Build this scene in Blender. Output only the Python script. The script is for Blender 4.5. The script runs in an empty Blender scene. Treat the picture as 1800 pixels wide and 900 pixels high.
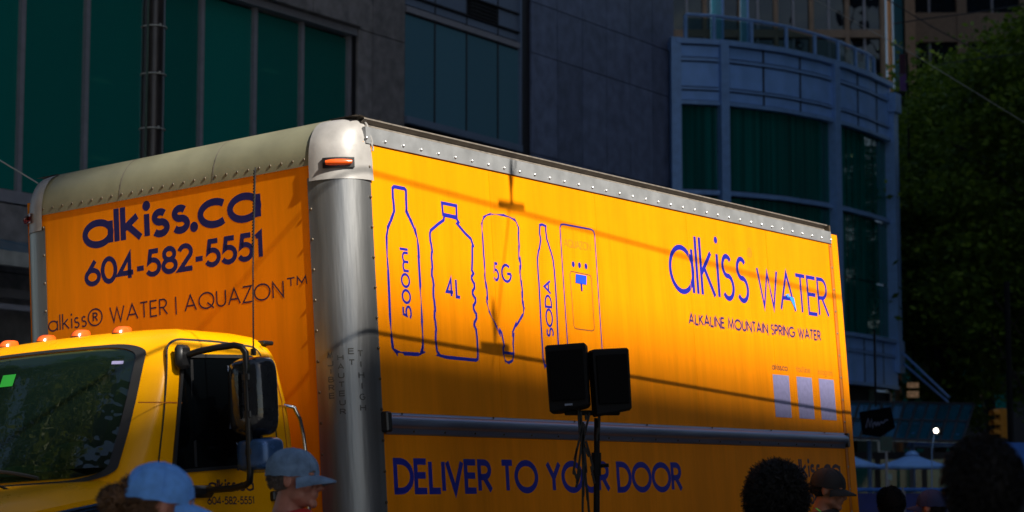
import bpy, math, random
import numpy as np
from mathutils import Vector, Matrix, Quaternion
random.seed(7); rng = np.random.default_rng(7)
S = bpy.context.scene
COL = S.collection
R_ = math.radians

# ------------------------------------------------------------------ camera
F_PX = 3850.0
PITCH = math.atan(450 / F_PX)
CAM = Vector((0, 0, 1.55))
cd = bpy.data.cameras.new('camera'); cam = bpy.data.objects.new('camera', cd); COL.objects.link(cam)
cd.sensor_width = 36; cd.lens = F_PX / 1800 * 36
cd.clip_start = 0.2; cd.clip_end = 900
cam.location = CAM; cam.rotation_euler = (math.pi / 2 + PITCH, 0, 0)
cd.dof.use_dof = True; cd.dof.focus_distance = 13.0; cd.dof.aperture_fstop = 3.6
S.camera = cam

# ------------------------------------------------------------------ street frame: u along the kerb, v away from the camera
TH = math.atan2(0.83993, 0.54257)
UD = Vector((math.cos(TH), math.sin(TH), 0)); VD = Vector((-math.sin(TH), math.cos(TH), 0))
def W(u, v, z): return UD * u + VD * v + Vector((0, 0, z))

# ------------------------------------------------------------------ sun, sky, exposure
SUN_EL = R_(40); SUN_AZ = R_(6.2)
SD = (VD * -math.cos(SUN_AZ) + UD * -math.sin(SUN_AZ)) * math.cos(SUN_EL) + Vector((0, 0, math.sin(SUN_EL)))
sd = bpy.data.lights.new('sun', 'SUN'); sun = bpy.data.objects.new('sun', sd); COL.objects.link(sun)
sd.energy = 5.0; sd.angle = R_(0.53); sd.color = (1.0, 0.93, 0.82)
sun.rotation_euler = SD.to_track_quat('Z', 'Y').to_euler(); sun.location = (20, -20, 60)
wd = bpy.data.worlds.new('World'); S.world = wd; wd.use_nodes = True
nt = wd.node_tree; bg = nt.nodes['Background']
sky = nt.nodes.new('ShaderNodeTexSky'); sky.sky_type = 'NISHITA'; sky.sun_disc = False
sky.sun_elevation = SUN_EL; sky.sun_rotation = math.atan2(SD.x, SD.y)
nt.links.new(sky.outputs[0], bg.inputs[0]); bg.inputs[1].default_value = 0.05
S.view_settings.view_transform = 'Standard'; S.view_settings.look = 'None'
S.view_settings.exposure = 0.95; S.view_settings.gamma = 1.0

# ------------------------------------------------------------------ materials
def nodes(name):
    m = bpy.data.materials.new(name); m.use_nodes = True
    return m, m.node_tree, m.node_tree.nodes['Principled BSDF']
def mat(name, c, rough=0.5, metal=0.0, var=0.15, scale=6.0, bump=0.0, bscale=80.0, spec=0.5, coat=0.0, stretch=(1, 1, 1), emit=None, es=0.0, rnd=0.0):
    m, t, b = nodes(name)
    b.inputs['Roughness'].default_value = rough; b.inputs['Metallic'].default_value = metal
    b.inputs['Specular IOR Level'].default_value = spec; b.inputs['Coat Weight'].default_value = coat
    tc = t.nodes.new('ShaderNodeTexCoord'); mp = t.nodes.new('ShaderNodeMapping'); mp.inputs['Scale'].default_value = stretch
    t.links.new(tc.outputs['Object'], mp.inputs[0])
    n = t.nodes.new('ShaderNodeTexNoise'); n.inputs['Scale'].default_value = scale; n.inputs['Detail'].default_value = 8
    t.links.new(mp.outputs[0], n.inputs['Vector'])
    r = t.nodes.new('ShaderNodeValToRGB')
    r.color_ramp.elements[0].position = 0.3; r.color_ramp.elements[1].position = 0.7
    r.color_ramp.elements[0].color = [x * (1 - var) for x in c] + [1]
    r.color_ramp.elements[1].color = [min(1, x * (1 + var)) for x in c] + [1]
    t.links.new(n.outputs[0], r.inputs[0])
    out = r.outputs[0]
    if rnd:
        oi = t.nodes.new('ShaderNodeObjectInfo'); hs = t.nodes.new('ShaderNodeHueSaturation')
        mr = t.nodes.new('ShaderNodeMapRange'); mr.inputs[3].default_value = 1 - rnd; mr.inputs[4].default_value = 1 + rnd
        t.links.new(oi.outputs['Random'], mr.inputs[0]); t.links.new(mr.outputs[0], hs.inputs['Value'])
        t.links.new(out, hs.inputs['Color']); out = hs.outputs[0]
    t.links.new(out, b.inputs['Base Color'])
    mr2 = t.nodes.new('ShaderNodeMapRange'); mr2.inputs[3].default_value = max(0, rough * 0.8); mr2.inputs[4].default_value = min(1, rough * 1.25)
    t.links.new(n.outputs[0], mr2.inputs[0]); t.links.new(mr2.outputs[0], b.inputs['Roughness'])
    if bump:
        n2 = t.nodes.new('ShaderNodeTexNoise'); n2.inputs['Scale'].default_value = bscale; n2.inputs['Detail'].default_value = 4
        bp = t.nodes.new('ShaderNodeBump'); bp.inputs['Strength'].default_value = bump; bp.inputs['Distance'].default_value = 0.02
        t.links.new(mp.outputs[0], n2.inputs['Vector'])
        t.links.new(n2.outputs[0], bp.inputs['Height']); t.links.new(bp.outputs[0], b.inputs['Normal'])
    if emit: b.inputs['Emission Color'].default_value = list(emit) + [1]; b.inputs['Emission Strength'].default_value = es
    return m
def glass(name, c, tint, thru=0.3, rough=0.03, bump=0.0, bscale=1.0, streak=False):
    m, t, b = nodes(name)
    b.inputs['Base Color'].default_value = list(c) + [1]; b.inputs['Roughness'].default_value = rough
    b.inputs['IOR'].default_value = 1.5
    tc = t.nodes.new('ShaderNodeTexCoord')
    if streak:
        w = t.nodes.new('ShaderNodeTexNoise'); w.inputs['Scale'].default_value = 3.0; w.inputs['Detail'].default_value = 5
        mp = t.nodes.new('ShaderNodeMapping'); mp.inputs['Scale'].default_value = (2.2, 2.2, 0.03)
        t.links.new(tc.outputs['Object'], mp.inputs[0]); t.links.new(mp.outputs[0], w.inputs['Vector'])
        rp = t.nodes.new('ShaderNodeValToRGB'); rp.color_ramp.elements[0].position = 0.38; rp.color_ramp.elements[1].position = 0.62
        rp.color_ramp.elements[0].color = [x * 0.65 for x in c] + [1]; rp.color_ramp.elements[1].color = [x * 1.3 for x in c] + [1]
        t.links.new(w.outputs[0], rp.inputs[0]); t.links.new(rp.outputs[0], b.inputs['Base Color'])
    if bump:
        n = t.nodes.new('ShaderNodeTexNoise'); n.inputs['Scale'].default_value = bscale; n.inputs['Detail'].default_value = 2
        bp = t.nodes.new('ShaderNodeBump'); bp.inputs['Strength'].default_value = bump; bp.inputs['Distance'].default_value = 0.2
        t.links.new(tc.outputs['Object'], n.inputs['Vector']); t.links.new(n.outputs[0], bp.inputs['Height']); t.links.new(bp.outputs[0], b.inputs['Normal'])
    if not streak:
        oi = t.nodes.new('ShaderNodeObjectInfo'); mr = t.nodes.new('ShaderNodeMapRange'); mr.inputs[3].default_value = 0.75; mr.inputs[4].default_value = 1.2
        hs = t.nodes.new('ShaderNodeHueSaturation'); hs.inputs['Color'].default_value = list(c) + [1]
        t.links.new(oi.outputs['Random'], mr.inputs[0]); t.links.new(mr.outputs[0], hs.inputs['Value']); t.links.new(hs.outputs[0], b.inputs['Base Color'])
    tr = t.nodes.new('ShaderNodeBsdfTransparent'); tr.inputs[0].default_value = list(tint) + [1]
    mx = t.nodes.new('ShaderNodeMixShader'); mx.inputs[0].default_value = thru
    t.links.new(b.outputs[0], mx.inputs[1]); t.links.new(tr.outputs[0], mx.inputs[2])
    t.links.new(mx.outputs[0], t.nodes['Material Output'].inputs[0])
    return m

def panel_paint(name, c):      # vinyl-wrapped box wall: slight waviness, grime streaks running down, dust
    m, t, b = nodes(name)
    tc = t.nodes.new('ShaderNodeTexCoord')
    mp = t.nodes.new('ShaderNodeMapping'); mp.inputs['Scale'].default_value = (5, 5, 0.45)
    n = t.nodes.new('ShaderNodeTexNoise'); n.inputs['Scale'].default_value = 1.6; n.inputs['Detail'].default_value = 9; n.inputs['Roughness'].default_value = 0.65
    t.links.new(tc.outputs['Object'], mp.inputs[0]); t.links.new(mp.outputs[0], n.inputs['Vector'])
    r = t.nodes.new('ShaderNodeValToRGB'); r.color_ramp.elements[0].position = 0.25; r.color_ramp.elements[1].position = 0.62
    r.color_ramp.elements[0].color = [x * 0.76 for x in c] + [1]; r.color_ramp.elements[1].color = list(c) + [1]
    t.links.new(n.outputs[0], r.inputs[0]); t.links.new(r.outputs[0], b.inputs['Base Color'])
    b.inputs['Roughness'].default_value = 0.5; b.inputs['Specular IOR Level'].default_value = 0.08
    n2 = t.nodes.new('ShaderNodeTexNoise'); n2.inputs['Scale'].default_value = 1.3; n2.inputs['Detail'].default_value = 2
    bp = t.nodes.new('ShaderNodeBump'); bp.inputs['Strength'].default_value = 0.12; bp.inputs['Distance'].default_value = 0.02
    t.links.new(tc.outputs['Object'], n2.inputs['Vector']); t.links.new(n2.outputs[0], bp.inputs['Height']); t.links.new(bp.outputs[0], b.inputs['Normal'])
    return m

M = {}
M['yellow'] = panel_paint('yellow vinyl', (0.82, 0.245, 0.0))
M['cabyellow'] = mat('cab paint', (0.84, 0.37, 0.0), 0.28, var=0.05, coat=0.08, spec=0.15, bump=0.02, bscale=5)
M['blue'] = mat('blue lettering', (0.003, 0.008, 0.27), 0.5, var=0.08)
M['brightblue'] = mat('bright blue print', (0.01, 0.06, 0.62), 0.45, var=0.05)
M['lightblue'] = mat('light blue print', (0.03, 0.25, 0.70), 0.45, var=0.05)
M['navy'] = mat('navy lettering', (0.008, 0.006, 0.10), 0.45, var=0.08)
M['purple'] = mat('dark purple lettering', (0.03, 0.010, 0.035), 0.5, var=0.1)
M['fainttext'] = mat('faint brown lettering', (0.45, 0.13, 0.01), 0.5, var=0.1)
M['stencil'] = mat('stencil ink', (0.06, 0.06, 0.055), 0.7, var=0.2)
M['label'] = mat('pale label', (0.26, 0.25, 0.45), 0.5, var=0.12, scale=30)
M['alu'] = mat('brushed aluminium', (0.22, 0.225, 0.23), 0.36, 0.75, var=0.16, scale=3, stretch=(6, 6, 0.5), bump=0.08, bscale=9)
M['rail'] = mat('rail aluminium', (0.33, 0.34, 0.35), 0.4, 0.5, var=0.15, scale=8, bump=0.05)
M['rub'] = mat('rub rail aluminium', (0.30, 0.36, 0.50), 0.33, 0.8, var=0.15, scale=5, stretch=(0.4, 4, 4))
M['cream'] = mat('bounce-toned cream fibreglass', (0.19, 0.185, 0.12), 0.36, var=0.12, scale=5, bump=0.04, bscale=14, spec=0.4)  # yellow bounce from the cab put into the cream tint
M['cap'] = mat('white fibreglass corner', (0.28, 0.27, 0.26), 0.38, var=0.14, scale=12, bump=0.06, bscale=20)
M['lip'] = mat('shade-toned roof lip', (0.16, 0.14, 0.12), 0.6, 0.2, var=0.25, scale=20)  # shade of the recess under the roof rim put into this dark base
M['rivet'] = mat('rivet', (0.35, 0.35, 0.35), 0.35, 0.8, var=0.1)
M['darkrivet'] = mat('dull rivet', (0.10, 0.075, 0.05), 0.5, 0.5, var=0.1)
M['amber'] = mat('amber lens', (0.75, 0.10, 0.01), 0.2, var=0.1, scale=40, spec=0.8, coat=0.2)
M['red'] = mat('red lens', (0.18, 0.01, 0.01), 0.2, var=0.1)
M['black'] = mat('black plastic', (0.012, 0.012, 0.013), 0.35, var=0.2, scale=20)
M['rubber'] = mat('rubber', (0.01, 0.01, 0.011), 0.6, var=0.2)
M['matteblack'] = mat('matte black', (0.008, 0.008, 0.009), 0.75, var=0.3, scale=30, bump=0.1, spec=0.2)
M['chrome'] = mat('chrome', (0.75, 0.76, 0.78), 0.12, 1.0, var=0.04, scale=4, bump=0.03, bscale=6)
M['darkchrome'] = mat('dark gloss shell', (0.02, 0.022, 0.026), 0.12, 0.0, var=0.3, scale=14, bump=0.10, bscale=18, spec=0.7)
M['grille'] = mat('speaker grille cloth', (0.004, 0.004, 0.0045), 0.9, spec=0.1)
M['mirrorblue'] = mat('sky-toned mirror shell', (0.04, 0.10, 0.24), 0.25, 0.3, var=0.2, scale=20)  # lower mirror's sky reflection put into the blue base
M['windshield'] = glass('windshield glass', (0.004, 0.010, 0.008), (0.10, 0.24, 0.16), 0.30, 0.02, bump=0.03, bscale=7)
M['windshield'].node_tree.nodes['Principled BSDF'].inputs['IOR'].default_value = 1.95
M['doorglass'] = glass('door glass', (0.002, 0.003, 0.004), (0.04, 0.05, 0.06), 0.2, 0.05)
M['interior'] = mat('cab interior', (0.03, 0.03, 0.03), 0.8)
M['dash'] = mat('green dash sheet', (0.10, 0.40, 0.20), 0.6, var=0.35, scale=9, bump=0.4, bscale=9)
M['greenpaper'] = mat('green sticker', (0.01, 0.22, 0.02), 0.6, var=0.1)
M['teal'] = glass('teal window glass', (0.001, 0.19, 0.16), (0.25, 0.5, 0.45), 0.15, 0.06, bump=0.004, bscale=0.4)
M['bowglass'] = glass('curtained bow glass', (0.001, 0.10, 0.088), (0.25, 0.5, 0.45), 0.08, 0.07, streak=True)
M['blueglass'] = glass('blue grey glass', (0.10, 0.27, 0.36), (0.3, 0.4, 0.5), 0.08, 0.10, bump=0.01, bscale=0.5)
M['railglass'] = glass('balustrade glass', (0.006, 0.02, 0.03), (0.35, 0.55, 0.6), 0.7, 0.03)
M['canopyglass'] = glass('canopy glass', (0.008, 0.13, 0.21), (0.2, 0.5, 0.55), 0.12, 0.12)
M['frame'] = mat('grey window frame', (0.26, 0.26, 0.29), 0.45, 0.1, var=0.1)
M['granite'] = mat('dark granite', (0.20, 0.185, 0.18), 0.6, var=0.35, scale=4, bump=0.15, bscale=70, rnd=0.10)
M['bluegranite'] = mat('blue grey granite', (0.13, 0.165, 0.26), 0.55, var=0.3, scale=3, bump=0.12, bscale=60, rnd=0.12)
M['darkgranite'] = mat('black granite', (0.02, 0.02, 0.025), 0.5, var=0.2, scale=20)
M['joint'] = mat('joint', (0.01, 0.01, 0.014), 0.9)
M['bowpanel'] = mat('blue metal panel', (0.20, 0.40, 0.78), 0.5, 0.1, var=0.10, scale=2.5, rnd=0.05)
M['bowframe'] = mat('blue grey frame', (0.18, 0.34, 0.62), 0.45, 0.1, var=0.1)
M['spandrel'] = mat('spandrel panel', (0.16, 0.22, 0.32), 0.5, 0.2, var=0.08, rnd=0.06)
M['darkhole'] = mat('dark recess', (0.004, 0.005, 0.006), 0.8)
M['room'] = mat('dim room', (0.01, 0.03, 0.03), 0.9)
M['tubelight'] = mat('lit ceiling tube', (0.8, 0.8, 0.7), 0.5, emit=(0.9, 1.0, 0.6), es=0.35)
M['pole'] = mat('dark painted steel pole', (0.05, 0.045, 0.045), 0.33, 0.5, var=0.25, scale=14, stretch=(1, 1, 0.3))
M['band'] = mat('pale strap', (0.35, 0.36, 0.33), 0.5, var=0.2)
M['asphalt'] = mat('asphalt', (0.05, 0.05, 0.052), 0.85, var=0.3, scale=40, bump=0.3, bscale=200)
M['paving'] = mat('concrete paving', (0.20, 0.19, 0.18), 0.8, var=0.2, scale=20, bump=0.2)
M['whiteline'] = mat('road paint', (0.7, 0.7, 0.68), 0.7, var=0.15, scale=30)
M['bark'] = mat('bark', (0.035, 0.028, 0.02), 0.9, var=0.4, scale=18, bump=0.6, bscale=30)
M['tan'] = mat('tan concrete', (0.26, 0.18, 0.12), 0.8, var=0.15, scale=4)
M['tanlight'] = mat('light tan concrete', (0.42, 0.27, 0.17), 0.8, var=0.12, scale=4)
M['towerglass'] = glass('tower glass', (0.003, 0.008, 0.014), (0.2, 0.3, 0.4), 0.05, 0.02, bump=0.6, bscale=0.35)
M['tealstrip'] = glass('teal strip glass', (0.01, 0.20, 0.27), (0.2, 0.5, 0.6), 0.05, 0.15)
M['concrete'] = mat('office concrete', (0.07, 0.06, 0.05), 0.85, var=0.15, scale=3)
M['umbrella'] = mat('pale blue canvas', (0.25, 0.50, 0.92), 0.8, var=0.08)
M['bluecanvas'] = mat('blue canvas', (0.03, 0.13, 0.42), 0.8, var=0.2)
M['bluefence'] = mat('blue barrier', (0.02, 0.03, 0.16), 0.7, var=0.2)
M['signblack'] = mat('black sign', (0.003, 0.003, 0.004), 0.9, spec=0.05)
M['signscript'] = mat('pale script', (0.14, 0.16, 0.26), 0.6)
M['signgreen'] = mat('grey green sign', (0.05, 0.09, 0.07), 0.7, var=0.2, scale=30)
M['trafficamber'] = mat('traffic signal housing', (0.55, 0.22, 0.02), 0.5, var=0.15)
M['purplebanner'] = mat('purple banner', (0.10, 0.04, 0.16), 0.8, var=0.15)
M['darkbanner'] = mat('maroon banner', (0.04, 0.008, 0.02), 0.8, var=0.15)
M['sunlitpole'] = mat('sun-toned pole', (0.65, 0.28, 0.10), 0.6, var=0.1)  # sunlight on the lamp post put into its tan-orange base
M['lamp'] = mat('lit spotlight', (1, 1, 1), 0.5, emit=(1, 0.92, 0.78), es=6)
M['skin'] = mat('skin', (0.40, 0.17, 0.12), 0.5, var=0.12, scale=30, spec=0.35)
M['skindark'] = mat('tanned skin', (0.30, 0.13, 0.08), 0.5, var=0.12, scale=30, spec=0.35)
M['eye'] = mat('eye', (0.02, 0.015, 0.012), 0.2)
M['hairbrown'] = mat('brown hair', (0.10, 0.045, 0.015), 0.55, var=0.5, scale=60)
M['hairblack'] = mat('black hair', (0.006, 0.005, 0.005), 0.6, var=0.3, scale=60, spec=0.25)
M['hairgrey'] = mat('short grey hair', (0.10, 0.08, 0.07), 0.7, var=0.4, scale=90)
M['capblue'] = mat('bright blue cotton cap', (0.13, 0.34, 0.80), 0.85, var=0.12, scale=40, bump=0.1, bscale=200, spec=0.2)
M['capdenim'] = mat('washed denim cap', (0.14, 0.22, 0.34), 0.85, var=0.3, scale=25, bump=0.15, bscale=200, spec=0.2)
M['capblack'] = mat('black cap', (0.01, 0.01, 0.012), 0.8)
M['capnavy'] = mat('navy cap', (0.01, 0.02, 0.08), 0.8)
M['redcloth'] = mat('red shirt', (0.45, 0.02, 0.02), 0.8, var=0.15, scale=25)
M['greycloth'] = mat('grey cloth', (0.12, 0.12, 0.14), 0.8, var=0.2)
M['blackcloth'] = mat('black cloth', (0.012, 0.012, 0.014), 0.85, var=0.2)
M['hivis'] = mat('hi-vis strip', (0.15, 0.8, 0.10), 0.6, var=0.1)
M['denim'] = mat('denim', (0.04, 0.06, 0.12), 0.85, var=0.2)
def leafmat(name, a, b):
    m, t, p = nodes(name)
    g = t.nodes.new('ShaderNodeNewGeometry'); r = t.nodes.new('ShaderNodeValToRGB')
    r.color_ramp.elements[0].color = list(a) + [1]; r.color_ramp.elements[1].color = list(b) + [1]
    t.links.new(g.outputs['Random Per Island'], r.inputs[0]); t.links.new(r.outputs[0], p.inputs['Base Color'])
    p.inputs['Roughness'].default_value = 0.6; p.inputs['Specular IOR Level'].default_value = 0.25
    tl = t.nodes.new('ShaderNodeBsdfTranslucent'); t.links.new(r.outputs[0], tl.inputs[0])
    mx = t.nodes.new('ShaderNodeMixShader'); mx.inputs[0].default_value = 0.35
    t.links.new(p.outputs[0], mx.inputs[1]); t.links.new(tl.outputs[0], mx.inputs[2]); t.links.new(mx.outputs[0], t.nodes['Material Output'].inputs[0])
    return m
M['leaf'] = leafmat('maple leaf', (0.04, 0.085, 0.006), (0.16, 0.24, 0.015))
M['leafyellow'] = leafmat('sun-toned leaf', (0.07, 0.09, 0.012), (0.16, 0.19, 0.02))  # yellow-green leaf copy with the sunlit tone put into its colour

# ------------------------------------------------------------------ mesh kit
class MB:
    def __init__(s): s.v = []; s.f = []; s.sm = False
    def add(s, vs, fs):
        o = len(s.v); s.v += [tuple(p) for p in vs]; s.f += [tuple(i + o for i in f) for f in fs]; return s
    def box(s, a, b, bev=0.0):
        x0, y0, z0 = a; x1, y1, z1 = b
        if x0 > x1: x0, x1 = x1, x0
        if y0 > y1: y0, y1 = y1, y0
        if z0 > z1: z0, z1 = z1, z0
        if bev <= 0:
            return s.add([(x0, y0, z0), (x1, y0, z0), (x1, y1, z0), (x0, y1, z0), (x0, y0, z1), (x1, y0, z1), (x1, y1, z1), (x0, y1, z1)],
                         [(0, 3, 2, 1), (4, 5, 6, 7), (0, 1, 5, 4), (1, 2, 6, 5), (2, 3, 7, 6), (3, 0, 4, 7)])
        vs = []; e = bev
        for (z, i) in ((z0, e), (z0 + e, 0), (z1 - e, 0), (z1, e)):
            X0, X1, Y0, Y1 = x0 + i, x1 - i, y0 + i, y1 - i; k = e if i == 0 else 0.0
            vs += [(X0 + k, Y0, z), (X1 - k, Y0, z), (X1, Y0 + k, z), (X1, Y1 - k, z), (X1 - k, Y1, z), (X0 + k, Y1, z), (X0, Y1 - k, z), (X0, Y0 + k, z)]
        fs = [tuple(reversed(range(8))), tuple(range(24, 32))]
        for l in range(3):
            for i in range(8): j = (i + 1) % 8; fs.append((l * 8 + i, l * 8 + j, l * 8 + 8 + j, l * 8 + 8 + i))
        return s.add(vs, fs)
    def tube(s, pts, r, n=10, cap=True):
        pts = [Vector(p) for p in pts]; rs = r if isinstance(r, (list, tuple)) else [r] * len(pts)
        vs = []; up = None
        for i, p in enumerate(pts):
            d = (pts[min(i + 1, len(pts) - 1)] - pts[max(i - 1, 0)]).normalized()
            if up is None:
                up = Vector((0, 0, 1)) if abs(d.z) < 0.9 else Vector((1, 0, 0))
            a = (up - d * up.dot(d)).normalized(); b = d.cross(a); up = a
            for k in range(n):
                t = 2 * math.pi * k / n; vs.append(p + a * math.cos(t) * rs[i] + b * math.sin(t) * rs[i])
        fs = []
        for i in range(len(pts) - 1):
            for k in range(n):
                j = (k + 1) % n; fs.append((i * n + k, i * n + j, (i + 1) * n + j, (i + 1) * n + k))
        if cap: fs += [tuple(reversed(range(n))), tuple((len(pts) - 1) * n + k for k in range(n))]
        return s.add(vs, fs)
    def grid(s, rows, close=False):
        n = len(rows[0]); vs = [p for r in rows for p in r]; fs = []
        for i in range(len(rows) - 1):
            for k in range(n if close else n - 1):
                j = (k + 1) % n; fs.append((i * n + k, i * n + j, (i + 1) * n + j, (i + 1) * n + k))
        return s.add(vs, fs)
    def ell(s, c, r, nu=20, nv=12, rot=None, zmin=-1.0):
        rows = []
        for i in range(nv + 1):
            ph = -math.pi / 2 + math.pi * i / nv
            if math.sin(ph) < zmin: ph = math.asin(zmin)
            row = []
            for k in range(nu):
                t = 2 * math.pi * k / nu
                p = Vector((math.cos(ph) * math.cos(t) * r[0], math.cos(ph) * math.sin(t) * r[1], math.sin(ph) * r[2]))
                if rot: p = rot @ p
                row.append(Vector(c) + p)
            rows.append(row)
        return s.grid(rows, True)
    def prism(s, poly, fn, t0, t1):         # poly: 2d points, fn(x, y, t) -> 3d point
        n = len(poly); vs = [fn(x, y, t0) for x, y in poly] + [fn(x, y, t1) for x, y in poly]
        fs = [tuple(reversed(range(n))), tuple(range(n, 2 * n))] + [(i, (i + 1) % n, n + (i + 1) % n, n + i) for i in range(n)]
        return s.add(vs, fs)
    def mesh(s, name, smooth=None, off=None):
        me = bpy.data.meshes.new(name)
        vs = s.v if off is None else [(a - off[0], b - off[1], c - off[2]) for a, b, c in s.v]
        me.from_pydata(vs, [], s.f); me.update()
        import bmesh
        bm = bmesh.new(); bm.from_mesh(me); bmesh.ops.recalc_face_normals(bm, faces=bm.faces); bm.to_mesh(me); bm.free()
        if smooth:
            me.shade_smooth()
            me.set_sharp_from_angle(angle=R_(smooth))
        return me
    def build(s, name, m, parent=None, smooth=None, off=None, label=None):
        o = bpy.data.objects.new(name, s.mesh(name, smooth, off)); COL.objects.link(o)
        o.data.materials.append(M[m] if isinstance(m, str) else m)
        if parent: o.parent = parent
        if label: o['label'] = label
        return o
def tag(o, label=None, cat=None, group=None, kind=None):
    if label: o['label'] = label
    if cat: o['category'] = cat
    if group: o['group'] = group
    if kind: o['kind'] = kind
    return o
def thing(name, label, cat, loc=(0, 0, 0), rz=0.0, group=None):
    o = bpy.data.objects.new(name, None); COL.objects.link(o); o.location = loc; o.rotation_euler = (0, 0, rz); o.empty_display_size = 0.2
    return tag(o, label, cat, group)
def copy_tree(o, parent=None):
    c = o.copy(); COL.objects.link(c); c.parent = parent
    for ch in [x for x in o.children]: copy_tree(ch, c)
    return c
def uvthing(name, label, cat, u, v, z=0.0, group=None):
    t = thing(name, label, cat, W(u, v, z), TH, group); return t, (u, v, z)

def ray(px, py):
    x = (px - 900) / F_PX; y = -(py - 450) / F_PX; c, s = math.cos(PITCH), math.sin(PITCH)
    return Vector((x, c - s * y, s + c * y))
def at_Y(px, py, Y): r = ray(px, py); return CAM + r * (Y / r.y)
def at_z(px, py, z): r = ray(px, py); return CAM + r * ((z - CAM.z) / r.z)
def at_v(px, py, v):                           # returns (u, v, z) in the street frame
    r = ray(px, py); p = CAM + r * (v / r.dot(VD)); return (p.dot(UD), v, p.z)

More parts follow.
